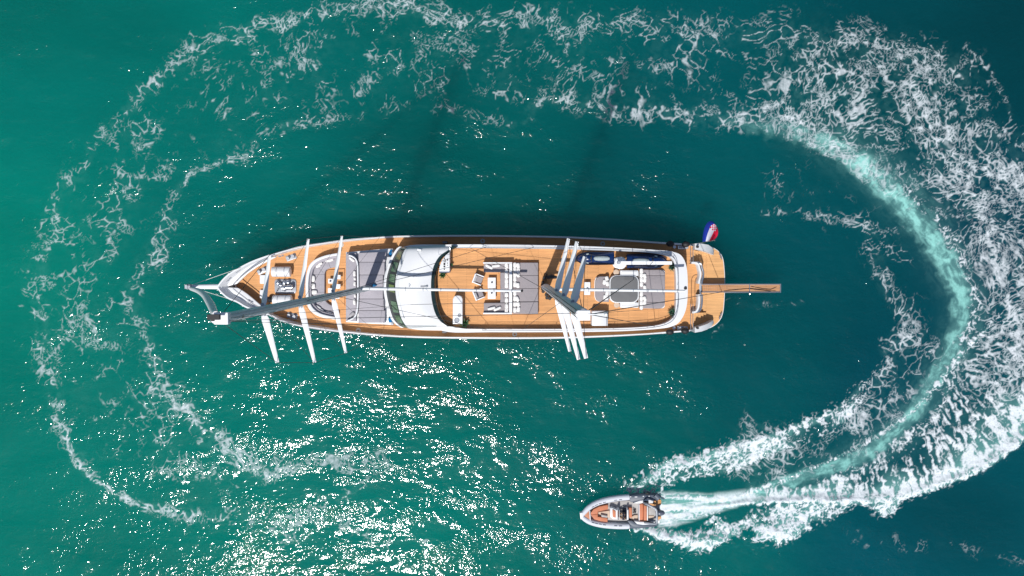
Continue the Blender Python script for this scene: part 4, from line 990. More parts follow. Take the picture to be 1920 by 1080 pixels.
# life raft canisters
for (x0, y0, x1, y1, lb) in ((509, 499.5, 546, 519.5, 'white ribbed life raft canister on the fore deck, north of the windlass'), (511, 554.5, 548, 571, 'white ribbed life raft canister on the fore deck, next to the black ball')):
    a, b = P(x0, (y0 + y1) / 2, 3.1), P(x1, (y0 + y1) / 2, 3.1); L = b.x - a.x; r0 = .44
    t = empty('life_raft', ((a.x + b.x) / 2, a.y, ZD), lb, 'life raft', 'life raft canisters on the fore deck')
    m = MB(); N = 44; pth = []; rr = []
    for k in range(N + 1):
        u = k / N; e = min(u, 1 - u); pth.append(a.lerp(b, u)); rr.append(r0 * (min(1, (e / .045)) ** .5 * (1 + .02 * math.cos(u * 2 * math.pi * 11))) + .01)
    m.tube(pth, rr, 24); m.build('canister', 'offwhite', t, smooth=60)
    m = MB()
    for u in (.3, .7): c = a.lerp(b, u); m.tube([c - Vector((.03, 0, 0)), c + Vector((.03, 0, 0))], r0 * 1.035, 24)
    m.build('strap', 'steel_dull', t)
    m = MB()
    for u in (.2, .8): m.box((a.lerp(b, u).x, a.y, ZD + .08), (.1, .8, .16))
    m.build('cradle', 'steel_dull', t)
c = P(506.5, 561.5, 3.0); m = MB(); m.lathe((c.x, c.y, ZD), [(.05, .0), (.2, .08), (.29, .25), (.29, .42), (.2, .58), (.06, .66), (.04, .72)], 18)
tag(m.build('ball_fender', 'black_rubber', None, origin=(c.x, c.y, ZD)), 'black ball fender on the fore deck beside a life raft canister', 'fender')

# --- sun deck: U sofa back to back with a sun bed
z = 6.3; c = P(940, 540, ZS)
t = empty('corner_sofa', c, 'grey U-shaped sofa with white back frame open towards the coffee table', 'sofa')
m = MB()
m.prism(prect(907, 494.5, 955, 510.5, 5.95, .05), ZS, 5.95, .05); m.build('seat', 'fabric_grey', t)
m = MB(); m.prism(prect(907, 568, 955, 586, 5.95, .05), ZS, 5.95, .05); m.build('seat', 'fabric_grey', t)
m = MB(); m.prism(prect(938, 511, 955, 567.5, 5.95, .05), ZS, 5.95, .05); m.build('seat', 'fabric_grey', t)
m = MB(); m.prism(prect(905.7, 491.6, 960.5, 494.2, z, .03), ZS, z, .03); m.prism(prect(905.7, 586.3, 960.5, 589, z, .03), ZS, z, .03)
m.prism(prect(954.8, 494.5, 960.5, 586, z, .03), ZS, z, .03); m.build('back_frame', 'white_paint', t)
G = 'white cushions on the sun deck sofa'
for px, py, ro, lb in ((917, 500.3, -.5, 'white cushion lying slantwise on the north arm of the corner sofa'), (930, 498.8, .05, 'straight white cushion on the north arm of the corner sofa'),
                       (921.5, 578, .25, 'white cushion on the south arm of the corner sofa, nearer the bow'), (932.5, 579, .45, 'white cushion on the south arm of the corner sofa, nearer the stern')):
    cushion(px, py, 6.0, .68, .24, ro, lb, G)
for k, py in enumerate((499.5, 509.5, 517.5, 527, 535, 553, 563.5, 574, 582)):
    cushion(950, py, 6.0, .30, .44 if k % 2 else .50, 0, 'white back cushion, %s from the north in the row facing the coffee table' % ORD[k], G, tilt=-.2)
t = empty('sun_bed', P(990, 540, ZS), 'large grey double-depth sun bed backing onto the corner sofa on the sun deck', 'sun bed')
rows = [492.2, 516.2, 540.6, 565.2, 588.6]
for k in range(4):
    q = prect(961.5, rows[k] + .15, 1009, rows[k + 1] - .15, 5.95, .05)
    m = MB(); m.prism(q, ZS + .25, 5.95, .05); m.build('mattress', 'fabric_grey', t)
m = MB(); m.prism(prect(961, 493.5, 1009.8, 588, 5.7, .05), ZS, 5.7); m.build('base', 'dark_wood', t)
G = 'white cushions on the sun bed behind the corner sofa'
for k, py in enumerate((497, 506, 514.5, 523, 533, 549.5, 559.5, 570, 581)):
    cushion(965, py, 5.98, .30, .48, 0, 'white cushion, %s from the north in the row along the sun bed head' % ORD[k], G, tilt=.2)
for k, (px, py, ro) in enumerate(((971.5, 498, .15), (971.8, 507, -.15), (971.5, 515, .2), (971, 535, .05), (969.8, 560.5, .35), (971.5, 570, .1), (972, 580, -.1))):
    cushion(px, py, 6.0, .30, .48, ro, 'loose white cushion, %s from the north in the outer row on the sun bed' % ORD[k], G)
c = P(978.5, 545.8, 6.0); m = MB(); m.lathe(c, [(.10, 0), (.09, .10), (.05, .12)], 12); tag(m.build('speaker', 'black_rubber', None, origin=c), 'small round black speaker standing on the grey sun bed mattress', 'speaker')
# coffee table
t = empty('coffee_table', P(922, 540, ZS), 'long white coffee table in two halves between the armchairs and the sofa', 'table')
for y0, y1 in ((520.5, 540), (541.2, 560.5)):
    m = MB(); m.prism(prect(914.5, y0, 929.5, y1, 5.95, .03), 5.86, 5.95, .02); tp = m.build('table_top', 'white_paint', t)
    m = MB(); m.prism(prect(918, y0 + 4, 926, y1 - 4, 5.86, .03), ZS, 5.86); m.build('pedestal', 'white_paint', t)
for px, py, lb in ((922.3, 529.7, 'small dark candle pot on the northern half of the coffee table'), (922, 549.5, 'small dark candle pot on the southern half of the coffee table')):
    c = P(px, py, 5.95); m = MB(); m.lathe(c, [(.06, 0), (.075, .04), (.07, .12), (.03, .125)], 12); tag(m.build('candle_pot', 'chart_black', None, origin=c), lb, 'candle pot', 'candle pots on the coffee table')
def armchair(px, py, rot, lb):
    c = P(px, py, ZS); t = empty('armchair', c, lb, 'armchair', 'grey armchairs facing the coffee table')
    M_ = Matrix.Rotation(rot, 3, 'Z')
    def tr(m):
        for i, v in enumerate(m.v): w_ = M_ @ Vector((v.x, v.y, 0)); m.v[i] = Vector((c.x + w_.x, c.y + w_.y, ZS + v.z))
        return m
    m = MB(); m.prism(rrect(.06, 0, .62, .56, .05), .12, .46, .05); tr(m).build('seat', 'fabric_grey', t)
    m = MB(); m.prism(rrect(-.36, 0, .12, .86, .04), .1, .85, .03); m.prism(rrect(.05, -.38, .70, .09, .03), .1, .64, .03); m.prism(rrect(.05, .38, .70, .09, .03), .1, .64, .03); tr(m).build('frame', 'white_paint', t)
    m = MB(); m.prism(rrect(-.22, 0, .16, .56, .05), .44, .78, .05); tr(m).build('back_cushion', 'pillow_grey', t)
    for a, b in ((-.34, -.36), (-.34, .36), (.36, -.36), (.36, .36)):
        m = MB(); m.tube([Vector((a, b, 0)), Vector((a, b, .12))], .025, 6); tr(m).build('leg', 'white_paint', t)
armchair(897, 523.5, -.36, 'grey armchair with white frame, the one nearer the console, turned to the table')
armchair(898, 551.5, .38, 'grey armchair with white frame, the one nearer the bar, turned to the table')
# bar
c = P(858, 580, ZS); t = empty('bar_counter', c, 'long white bar counter with rounded end and two sinks on the sun deck', 'bar counter')
bp_ = [(849,607.5),(849,561),(851,556.5),(854.5,554.6),(858,554.2),(861.5,554.6),(865,556.5),(867,561),(867,607.5)]
m = MB(); m.prism(PL(bp_, 6.45), ZS, 6.45, .03); m.build('worktop', 'gelcoat', t)
for a, b, r_ in ((861.3, 591.5, .15), (856.5, 600.8, .22)):
    m = MB(); c = P(a, b, 6.46); m.lathe(c, [(r_, 0), (r_ * 1.02, .03), (r_ * .9, .03), (r_ * .75, .004), (.01, .003)], 20); m.build('sink', 'steel', t)
# plants
def plant(px, py, z, rad, lb, mt='leaf', n=80):
    c = P(px, py, z); t = empty('potted_plant', c, lb, 'plant', 'potted plants on the sun deck')
    m = MB(); m.lathe(c, [(rad * .45, 0), (rad * .6, .3), (rad * .62, .34), (rad * .5, .33)], 14); m.build('pot', 'pot', t)
    m = MB()
    for k in range(n):
        th = random.uniform(0, 2 * math.pi); el = random.uniform(.15, 1.4); L = rad * random.uniform(.6, 1.15)
        d = Vector((math.cos(th) * math.cos(el), math.sin(th) * math.cos(el), math.sin(el))); b0 = c + Vector((0, 0, .34)) + d * L * .25
        tip = b0 + d * L; s_ = d.cross(Vector((0, 0, 1))).normalized() * rad * .10; md = b0.lerp(tip, .5) + Vector((0, 0, .04))
        m.add([b0, md + s_, tip + Vector((0, 0, -.06)), md - s_], [(0, 1, 2, 3)])
    m.build('foliage', mt, t, smooth=None)
plant(830.5, 514.5, ZS, .34, 'dark green plant in a pot just below the white console')
plant(871.5, 606.5, ZS, .42, 'bushy dark green plant at the south end of the bar counter')
plant(846.2, 496.5, ZS, .18, 'small pale green plant beside the white console', n=40)
plant(1258.5, 500, ZS, .38, 'teal green plant under the tip of the crane boom', 'leaf_teal')
plant(1258.5, 586, ZS, .38, 'teal green plant in the south-east corner of the sun deck', 'leaf_teal')
# aft seating
t = empty('lounge_seat', P(1130, 542, ZS), 'grey seat with rounded bow-side corners joined to the covered hot tub', 'seat')
q = PL([(1142,518.2),(1124,518.4),(1119,521),(1116.8,527),(1116.4,542),(1116.8,557),(1119,563),(1124,566),(1142,566.2)], 5.95)
m = MB(); m.prism(q, ZS + .15, 5.95, .06); m.build('mattress', 'fabric_grey', t)
m = MB(); m.prism([p + Vector((-.05 if p.x < P(1130, 540, 5.95).x else 0, 0, 0)) for p in q], ZS, 5.62); m.build('base', 'white_paint', t)
G = 'white cushions beside the hot tub'
for px, py, w_, h_, ro, lb in ((1137.5, 522, .30, .40, .2, 'white cushion at the north end of the seat beside the hot tub'), (1133, 529, .30, .46, -.2, 'white cushion pushed forward on the seat beside the hot tub'), (1138.5, 532, .28, .44, .1, 'white cushion above the boom line on the seat beside the hot tub'),
     (1138, 549.5, .30, .42, -.15, 'white cushion just below the boom line on the seat beside the hot tub'), (1135.5, 557.5, .42, .50, -.1, 'broad white cushion at the south end of the seat beside the hot tub')):
    cushion(px, py, 5.98, w_, h_, ro, lb, G)
t = empty('sun_bed', P(1226, 542, ZS), 'grey sun bed between the hot tub and the stern coaming of the sun deck', 'sun bed')
segs = [505.5, 516.6, 543, 567, 578.8]
for k in range(4):
    a, b = segs[k] + .15, segs[k + 1] - .15
    if k == 0: q = PL([(1199,a),(1238,a),(1244,a + 3),(1247,a + 8),(1247,b),(1199,b)], 5.95)
    elif k == 3: q = PL([(1199,a),(1247,a),(1246,b - 5),(1242,b - 1.5),(1237,b),(1199,b)], 5.95)
    else: q = prect(1199, a, 1247, b, 5.95, .04)
    m = MB(); m.prism(q, ZS + .2, 5.95, .05); m.build('mattress', 'fabric_grey', t)
m = MB(); m.prism(prect(1197.6, 506, 1246.5, 578, 5.68, .25), ZS, 5.68); m.build('base', 'white_paint', t)
G = 'white cushions on the stern sun bed'
for k, py in enumerate((508, 516, 524.5, 533, 551, 559.5, 568, 576)):
    cushion(1202, py, 5.98, .30, .44, 0, 'white cushion, %s from the north in the inner row of the stern sun bed' % ORD[k], G, tilt=.15)
for k, (py, ro) in enumerate(((517.5, .2), (525, -.15), (539.5, .1), (560, .25), (567.5, -.1))):
    cushion(1208.5, py, 5.98, .28, .46, ro, 'white cushion, %s from the north in the outer row of the stern sun bed' % ORD[k], G)
for px, py, lb in ((1155.4, 510.5, 'round beige stool in the shade just north of the hot tub'), (1156.3, 571.8, 'round beige stool in the sun just south of the hot tub')):
    c = P(px, py, ZS); t = empty('round_stool', c, lb, 'stool', 'round stools by the hot tub')
    q = P(px, py, 5.95); m = MB(); m.lathe((q.x, q.y, ZS + .4), [(.23, 0), (.25, .04), (.24, .09), (.15, .11)], 20); m.build('seat', 'sand_top', t)
    m = MB(); m.lathe((q.x, q.y, ZS), [(.18, 0), (.18, .05), (.06, .08), (.06, .4)], 14); m.build('pedestal', 'steel_dull', t)
t = empty('side_table', P(1101, 541, ZS), 'white oblong table standing alone between the aft mast and the grey seat', 'table')
m = MB(); m.prism(prect(1095.5, 529, 1106.8, 553, 5.98, .03), 5.9, 5.98, .02); m.build('table_top', 'white_paint', t)
m = MB(); m.prism(prect(1098.5, 535, 1103.8, 547, 5.9, .02), ZS, 5.9); m.build('pedestal', 'white_paint', t)
c = P(1101, 541, 5.98); m = MB(); m.lathe(c, [(.06, 0), (.08, .05), (.07, .12), (.03, .125)], 12); tag(m.build('candle_pot', 'chart_black', None, origin=c), 'small dark candle pot on the lone oblong table aft of the mast', 'candle pot')

# --- covered water craft
def jet_ski(px0, px1, py, wpx, flip, lb):
    z = 6.2; a, b = P(px0, py, z), P(px1, py, z); L = b.x - a.x; cy = a.y; hw = wpx / 2 * MPP(z)
    t = empty('jet_ski', ((a.x + b.x) / 2, cy, ZS), lb, 'jet ski', 'navy blue jet skis on the sun deck')
    def X(u): return a.x + L * (u if not flip else 1 - u)
    st = [(0, .03, .55, .45), (.03, .34, .45, .5), (.09, .62, .35, .58), (.18, .86, .28, .66), (.32, 1.0, .22, .70), (.55, 1.0, .2, .66), (.8, .98, .2, .60), (.97, .93, .2, .55), (1.0, .88, .22, .5)]
    rg = []
    for u, wv, zb, zt in st:
        w_ = hw * wv; x = X(u)
        rg.append([Vector((x, cy + w_ * a_, ZS + zb + (zt - zb) * b_)) for a_, b_ in ((-.35, 0), (-.85, .3), (-1, .75), (-.93, .9), (-.5, 1.0), (0, 1.05), (.5, 1.0), (.93, .9), (1, .75), (.85, .3), (.35, 0), (0, -.05))])
    m = MB(); m.loops(rg); m.build('body', 'navy_dark', t, smooth=50)
    rg = []
    for u, wv, zt in ((.06, .22, .68), (.14, .42, .84), (.26, .56, 1.0), (.36, .60, 1.04), (.42, .55, .98), (.5, .48, .86), (.7, .56, .84), (.92, .66, .72), (.99, .70, .64)):
        w_ = hw * wv; x = X(u)
        rg.append([Vector((x, cy + w_ * a_, ZS + .5 + (zt - .5) * b_)) for a_, b_ in ((-1.35, .1), (-1, .62), (-.6, .95), (0, 1.0), (.6, .95), (1, .62), (1.35, .1))])
    m = MB(); m.loops(rg, True, True, closed=False); m.build('hood', 'navy_paint', t, smooth=60)
    rg = []
    for u, wv, zt in ((.46, .16, .93), (.5, .30, 1.0), (.6, .36, 1.02), (.72, .37, 1.0), (.82, .32, .97), (.87, .18, .92)):
        w_ = hw * wv; x = X(u); rg.append([Vector((x, cy + w_ * a_, ZS + .6 + (zt - .6) * b_)) for a_, b_ in ((-1.1, 0), (-1, .7), (-.6, 1), (0, 1.04), (.6, 1), (1, .7), (1.1, 0))])
    m = MB(); m.loops(rg, True, True, closed=False); m.build('seat', 'jet_grey', t, smooth=60)
    m = MB(); hx = X(.40); m.tube([Vector((hx, cy - hw * .55, ZS + 1.10)), Vector((X(.375), cy, ZS + 1.14)), Vector((hx, cy + hw * .55, ZS + 1.10))], .03, 6); m.box((X(.385), cy, ZS + 1.08), (.14, .2, .12)); m.build('handlebar', 'winch_black', t)
    for sg in (-1, 1):
        m = MB(); m.tube([Vector((X(.27), cy + sg * hw * .62, ZS + .9)), Vector((X(.33), cy + sg * hw * .68, ZS + .93))], .06, 6); m.build('mirror', 'jet_grey', t)
        m = MB(); m.box(((a.x + b.x) / 2, cy + sg * hw * .5, ZS + .13), (L * .6, .1, .26)); m.build('cradle', 'steel_dull', t)
jet_ski(1079.5, 1152, 484.5, 25, False, 'navy blue jet ski with pale seat, bow towards the aft mast spreaders')
jet_ski(1176, 1252, 489.5, 28, True, 'navy blue jet ski lying under the white crane boom')

# --- black fenders and gear on the stern quarters
for px, py, lb in ((1256.5, 457, 'black fender on the north rail, the one further from the stern'), (1286, 458, 'black fender on the north rail beside the stern gate'), (1256, 622.5, 'black fender on the south rail, the one further from the stern'), (1284.5, 620.5, 'black fender on the south rail beside the stern gate')):
    c = P(px, py, 3.55); m = MB(); N = 10; pth = [c + Vector((-.36 + .72 * k / N, 0, 0)) for k in range(N + 1)]; m.tube(pth, [.02 + .24 * math.sin(math.pi * k / N) ** .45 for k in range(N + 1)], 14)
    tag(m.build('fender', 'black_rubber', None, origin=c), lb, 'fender', 'black fenders at the stern quarters')
for px, py, lb in ((1279, 463.5, 'steel mooring winch on the north side of the aft deck'), (1278, 614.5, 'steel mooring winch on the south side of the aft deck')):
    c = P(px, py, ZD); t = empty('mooring_winch', c, lb, 'winch', 'mooring winches on the aft deck')
    m = MB(); m.prism(rrect(c.x, c.y, .9, .36, .06), ZD, ZD + .28, .05); m.build('housing', 'steel', t)
    m = MB(); m.lathe((c.x + .28, c.y, ZD + .28), [(.16, 0), (.12, .12), (.10, .2), (.17, .3), (.14, .34)], 16); m.build('drum', 'steel_dull', t); m = MB(); m.lathe((c.x - .2, c.y, ZD + .28), [(.12, 0), (.1, .1), (.13, .2)], 14); m.build('drum', 'steel_dull', t)
    m = MB(); m.lathe((c.x - .75, c.y + .02, ZD), [(.13, 0), (.1, .2), (.16, .3), (.14, .36)], 14); m.build('bollard', 'steel', t)
c = P(1283, 540, 5.9); m = MB(); m.lathe(P(1285, 540.5, 6.1), [(.13, 0), (.13, .1), (.09, .17)], 14); m.tube([P(1285, 540.5, 6.2), P(1287, 541.5, 6.25)], .06, 8); tag(m.build('searchlight', 'winch_black', None, origin=P(1285, 540.5, 6.1)), 'small black searchlight on the middle of the stern coaming', 'searchlight')

# --- flag on its leaning staff
fs_a, fs_b = P(1306, 456.5, 3.3), P(1337, 451, 5.6)
m = MB(); m.tube([fs_a, fs_b, fs_b + (fs_b - fs_a).normalized() * .25], .022, 6); m.lathe(fs_b + (fs_b - fs_a).normalized() * .25, [(.03, -.03), (.05, 0), (.02, .05)], 8); m.build('flag_staff', 'steel', yacht)
# cloth: u along the staff (blue->red), v away from it
FL = [(1317,453.5),(1318,440),(1321.5,426),(1327.5,416.5),(1335.5,414.5),(1341.5,420)]; FR = [(1335.5,451.3),(1340,448.5),(1344,444),(1346,438.5),(1346.3,433),(1345,427)]
FLc = catmull([Vector((a, b, 0)) for a, b in FL], 6); FRc = catmull([Vector((a, b, 0)) for a, b in FR], 6)
def fpt(u, v):
    a = rsv(FLc, v).lerp(rsv(FRc, v), u)
    return P(a.x, a.y, 4.4 + .9 * u + .16 * math.sin(v * 6 + u * 2) - .3 * v + .08 * math.sin(u * 9))
NU, NV = 18, 24; m = MB(); vs = [fpt(i / NU, j / NV) for j in range(NV + 1) for i in range(NU + 1)]; fs = []; mi = []
for j in range(NV):
    for i in range(NU): a = j * (NU + 1) + i; fs.append((a, a + 1, a + NU + 2, a + NU + 1)); mi.append(0 if i < 6 else 1 if i < 12 else 2)
m.add(vs, fs); m.m = mi
flag = m.build('flag', ['flag_blue', 'flag_white', 'flag_red'], None, origin=fs_b, smooth=60)
tag(flag, 'blue white and red flag with a red chequered shield streaming from the stern staff', 'flag')
m = MB(); fs = []; mi = []; vs = []; nu_, nv_ = 5, 5
for j in range(nv_ + 1):
    for i in range(nu_ + 1): vs.append(fpt(.30 + .45 * i / nu_, .50 + .38 * j / nv_) + Vector((0, 0, .02)))
for j in range(nv_):
    for i in range(nu_): a = j * (nu_ + 1) + i; fs.append((a, a + 1, a + nu_ + 2, a + nu_ + 1)); mi.append((i + j) % 2)
m.add(vs, fs); m.m = mi; m.build('shield', ['flag_red', 'flag_white'], flag, smooth=60)

#@RIB
# ================================================================== THE INFLATABLE BOAT
RZ = .95
c = P(1165, 959, 0); rib = empty('inflatable_boat', (c.x, c.y, 0), 'grey and orange inflatable motor boat speeding left ahead of its white wake', 'motor boat')
cp_px = [(1091,966),(1094,961.5),(1103,952.5),(1114,945.8),(1128,940.5),(1145,936.5),(1163,934),(1180,932.6),(1205,930.6),(1232,929.8)]
cs_px = [(1091,966),(1094,971),(1103,977),(1114,981.2),(1128,984.3),(1145,986.2),(1163,987),(1180,986.6),(1205,985.2),(1234,983)]
rr_ = [.16,.22,.25,.27,.28,.28,.28,.28,.27,.24]
def tubes(px, name):
    pts = PL(px, RZ); path = catmull(pts, 5); rad = np.interp(np.linspace(0, 1, len(path)), np.linspace(0, 1, len(rr_)), rr_)
    for i, p in enumerate(path): p.z = RZ - .10 + .22 * max(0, 1 - i / 18.)
    cut = int(5 * 7); ob = []
    m = MB(); m.tube(path[:cut + 1], list(rad[:cut]) + [rad[cut] * .93], 16); a = m.build('float_tube', 'tube_grey', rib, smooth=60)
    m = MB(); m.tube(path[cut:], [r * .96 for r in rad[cut:-2]] + [rad[-2] * .8, rad[-1] * .35], 16); m.build('float_tube', 'tube_dark', rib, smooth=60)
    m = MB(); n = len(path)
    sgn = 1 if path[30].y > c.y else -1
    for t_ in (14, 16.5, 19, 21.5, 27.5, 30): 
        i = int(t_); p = path[i].lerp(path[i + 1], t_ - i); d = (path[i + 1] - path[i]).normalized(); q = p + Vector((0, -sgn * .09, rad[i] * .96)); m.tube([q - d * .14, q + d * .14], .035, 6)
    m.build('grab_handle', 'tube_dark', a)
    return path
pa = tubes(cp_px, 'n'); pb = tubes(cs_px, 's')
# hull under the tubes and inner deck
inner = [P(a, b, .7) for a, b in ((1094,966),(1103,957),(1120,948.5),(1140,943),(1165,940),(1190,938.5),(1236,937),(1237,977),(1190,980),(1165,980),(1140,979),(1120,976.5),(1103,972.5))]
m = MB(); m.prism(inner, .25, .62, .02); m.build('deck', 'rib_floor', rib)
m = MB(); kee = [P(a, b, .3) for a, b in ((1089,966),(1105,955),(1130,944),(1180,936),(1237,934),(1237,981),(1180,984),(1130,981),(1105,975))]
m.loops([[Vector((p.x * 1.0, c.y + (p.y - c.y) * .25, -.35)) for p in ccw(kee)], [Vector((p.x, p.y, .3)) for p in ccw(kee)]], True, True); m.build('hull', 'gelcoat', rib)
m = MB(); m.prism(PL([(1087,961.5),(1092,960.5),(1094,966),(1093,973),(1088.5,973.5)], 1.15), .8, 1.22, .04); m.build('bow_plate', 'gelcoat', rib)
m = MB(); m.prism(PL([(1092,965.5),(1097,960.5),(1104,957.2),(1105,966),(1106,977),(1099,974),(1093,968.5)], 1.05), .6, 1.05, .03); m.build('bow_step', 'orange_vinyl_pale', rib)
m = MB(); m.prism(PL([(1105,958),(1106.6,957.5),(1107.6,977),(1106,977)], 1.1), .6, 1.12, .02); m.build('bow_divider', 'gelcoat', rib)
# cushioned fore deck, a table well in the middle
m = MB(); m.prism(PL([(1107.5,961.5),(1113,955),(1124,949.8),(1140,946.8),(1140.5,955),(1121,959.7),(1121,964),(1108,965.3)], 1.0), .6, 1.0, .04)
m.build('fore_cushion', 'orange_vinyl', rib)
m = MB(); m.prism(PL([(1108,965.6),(1121,964.3),(1121,969),(1139,972),(1139.5,979),(1126,977.5),(1114,974)], 1.0), .6, 1.0, .04); m.build('fore_cushion', 'orange_vinyl', rib)
m = MB(); m.prism(PL([(1127,965),(1139,967.5),(1139,971),(1128,969.5)], 1.05), .62, 1.05, .03); m.build('fore_locker', 'rib_floor', rib)
m = MB(); m.prism(PL([(1122,960.3),(1143,957.5),(1144,970.5),(1139.5,970.5),(1122,963.6)], .80), .6, .80, .03); m.build('foot_well', 'sand_top', rib)
# seat in front of the console
m = MB(); m.prism(PL([(1144,952.5),(1148,952.5),(1152.5,954.5),(1157.5,957),(1157.5,974),(1150,974),(1144.5,970)], 1.25), .6, 1.25, .05); m.build('console_seat', 'gelcoat', rib)
m = MB(); m.prism(PL([(1148.6,955.6),(1151,956),(1154.5,959),(1154.5,971),(1148.6,969.3)], 1.32), 1.2, 1.34, .04); m.build('console_cushion', 'orange_vinyl', rib)
m = MB(); m.prism(PL([(1158,956.5),(1162,956.5),(1162,975),(1158,975)], 1.55), .6, 1.55, .05); cs = m.build('console', 'gelcoat', rib)
m = MB(); m.loops([[P(1158.5, 957 + k * 3.5, 1.55) for k in range(6)], [P(1160.5, 957.5 + k * 3.4, 1.85) for k in range(6)]], False, False, closed=False); m.build('windscreen', 'dark_glass', cs)
m = MB(); sc = P(1163.3, 966, 1.45); N = 16
ring = [sc + Vector((.04 * math.cos(2 * math.pi * k / N), .17 * math.sin(2 * math.pi * k / N), .16 * math.cos(2 * math.pi * k / N))) for k in range(N + 1)]
m.tube(ring, .016, 6, cap=False); m.tube([sc, sc + Vector((-.16, 0, -.05))], .02, 6); m.tube([ring[0], ring[8]], .012, 5); m.tube([ring[4], ring[12]], .012, 5); m.build('steering_wheel', 'black_rubber', cs)
# helm bench
m = MB(); m.prism(PL([(1169.5,957),(1175.5,957),(1175.5,975),(1169.5,975)], 1.35), .6, 1.18, .05); m.build('helm_seat', 'cloth_dark', rib)
m = MB(); m.prism(PL([(1175.8,956.5),(1178.6,956),(1178.9,975),(1175.8,975.5)], 1.55), .6, 1.5, .04); m.build('helm_backrest', 'gelcoat', rib)
m = MB(); m.prism(PL([(1179.5,952.8),(1185,952.8),(1185.5,971),(1180,971)], 1.1), .6, 1.05, .04); m.build('cockpit_cushion', 'orange_vinyl', rib)
m = MB(); m.prism(PL([(1180,971.6),(1190,966.5),(1196,966.5),(1196,975),(1184,975)], .9), .6, .82, .03); m.build('cockpit_locker', 'sand_top', rib)
m = MB()
for k in range(10): m.tube([P(1186.5 + (k % 4) * 2.0, 952 + k * 1.1, .72), P(1188 + (k % 3) * 2.4, 953.5 + k * 1.0, .72)], .03, 5)
m.build('mooring_rope', 'winch_black', rib)
# dark cockpit sides, aft bench, roll bar, swim step and engines
for q in (((1180,931),(1196,930),(1232,927.5),(1236,934),(1228,939),(1212,936.5),(1198,940),(1184,942.5),(1181,940)), ((1176,976),(1186,977),(1192,981.5),(1204,984.5),(1228,985.5),(1230,988),(1190,990),(1182,985))):
    m = MB(); m.prism(PL(q, 1.15), .5, 1.12, .06); m.build('side_panel', 'tube_dark', rib)
for q in (((1187,943.5),(1200,938.6),(1214,937),(1226,938),(1224,944),(1206,943.2),(1200,944.6)), ((1189,977.5),(1200,978.5),(1228,978),(1230,983),(1206,984.5),(1195,983))):
    m = MB(); m.prism(PL(q, 1.2), .6, 1.2, .05); m.build('gunwale', 'gelcoat', rib)
m = MB(); m.prism(PL([(1199.5,946),(1206,946),(1207,961),(1206,976),(1199.5,976)], 1.25), .6, 1.15, .06); m.build('aft_bench', 'orange_vinyl', rib)
m = MB(); m.prism(PL([(1207.4,947),(1212.5,947),(1213,976),(1207,976)], 1.35), .6, 1.40, .07); m.build('bench_backrest', 'orange_vinyl', rib)
m = MB(); m.prism(PL([(1198,946),(1199.3,946),(1199.3,976),(1198,976)], 1.2), .6, 1.22, .02); m.prism(PL([(1213.3,947),(1215.2,947),(1215.2,977),(1213.3,977)], 1.35), .6, 1.3, .02); m.build('bench_frame', 'gelcoat', rib)
m = MB(); m.prism(PL([(1216,951),(1230,953),(1230,976),(1216,976)], .95), .6, .95, .03); m.build('engine_well', 'rib_floor', rib)
m = MB(); m.prism(PL([(1216,966.8),(1226.5,967),(1226.5,973.5),(1216,973.5)], 1.05), .6, 1.02, .03); m.build('aft_locker', 'sand_top', rib)
for q in (((1219,941.3),(1238,936.5),(1240,939),(1239.5,946.5),(1224,948),(1219,946.5)), ((1233,969),(1239.5,968),(1240,972.5),(1234,975))):
    m = MB(); m.prism(PL(q, .8), .3, .82, .02); m.build('swim_step', 'teak', rib)
m = MB(); m.tube(catmull([P(1207, 942.5, 1.35), P(1213, 945.5, 1.9), P(1224, 951, 2.0), P(1230, 955.5, 2.0), P(1231.5, 965, 2.0), P(1231.5, 976, 2.0), P(1229, 982, 1.7), P(1208, 980, 1.3)], 6), .10, 8)
m.build('roll_bar', 'steel_dull', rib)
m = MB(); m.prism(PL([(1207,940.5),(1216,941),(1216.5,947),(1226,950.5),(1231,953.5),(1229,954.5),(1208,948)], 1.45), 1.2, 1.45, .05); m.build('folded_awning', 'black_rubber', rib)
m = MB(); m.prism(PL([(1208,977),(1215,978),(1226,981.5),(1226,983),(1208,980.5)], 1.45), 1.2, 1.42, .04); m.build('folded_awning', 'black_rubber', rib)
def outboard(px, py, s):
    ct = P(px, py, 1.45); rg = []
    for u, w_, zt in ((-1, .25, 0), (-.8, .62, .06), (-.35, .9, .12), (.25, .95, .14), (.75, .7, .08), (1, .3, -.02)):
        rg.append([ct + Vector((u * .42 * s, w_ * .26 * s * a_, zt + b_ * .25)) for a_, b_ in ((-.8, -1), (-1, -.2), (-.85, .5), (-.4, .9), (0, 1), (.4, .9), (.85, .5), (1, -.2), (.8, -1))])
    m = MB(); m.loops(rg); e = m.build('outboard_engine', 'engine_grey', rib, smooth=60)
    m = MB(); m.prism(rrect(ct.x + .02, ct.y, .34 * s, .14 * s, .04), -.5, ct.z - .2); m.build('engine_leg', 'engine_grey', e)
outboard(1237.5, 961, 1.0)
m = MB(); m.tube([P(1228, 927.5, 1.1), P(1235, 934, 1.1)], [.25, .32], 12); m.build('aft_fender', 'tube_dark', rib)
m = MB(); a = P(1214.5, 925.6, 1.05); m.tube([a + Vector((-.22, 0, 0)), a + Vector((0, .02, 0)), a + Vector((.22, 0, 0))], [.05, .13, .05], 10); m.build('side_fender', 'black_rubber', rib)
for x0, x1, y in ((1181, 1183.5, 931.5), (1190, 1195, 931.7), (1205, 1207.5, 930.5), (1216, 1218, 930.3), (1228, 1230, 928.5)):
    m = MB(); m.box((P(x0, y, 1.14) + P(x1, y, 1.14)) / 2, (MPP(1.1) * (x1 - x0), .07, .03)); m.build('side_badge', 'white_paint', rib)

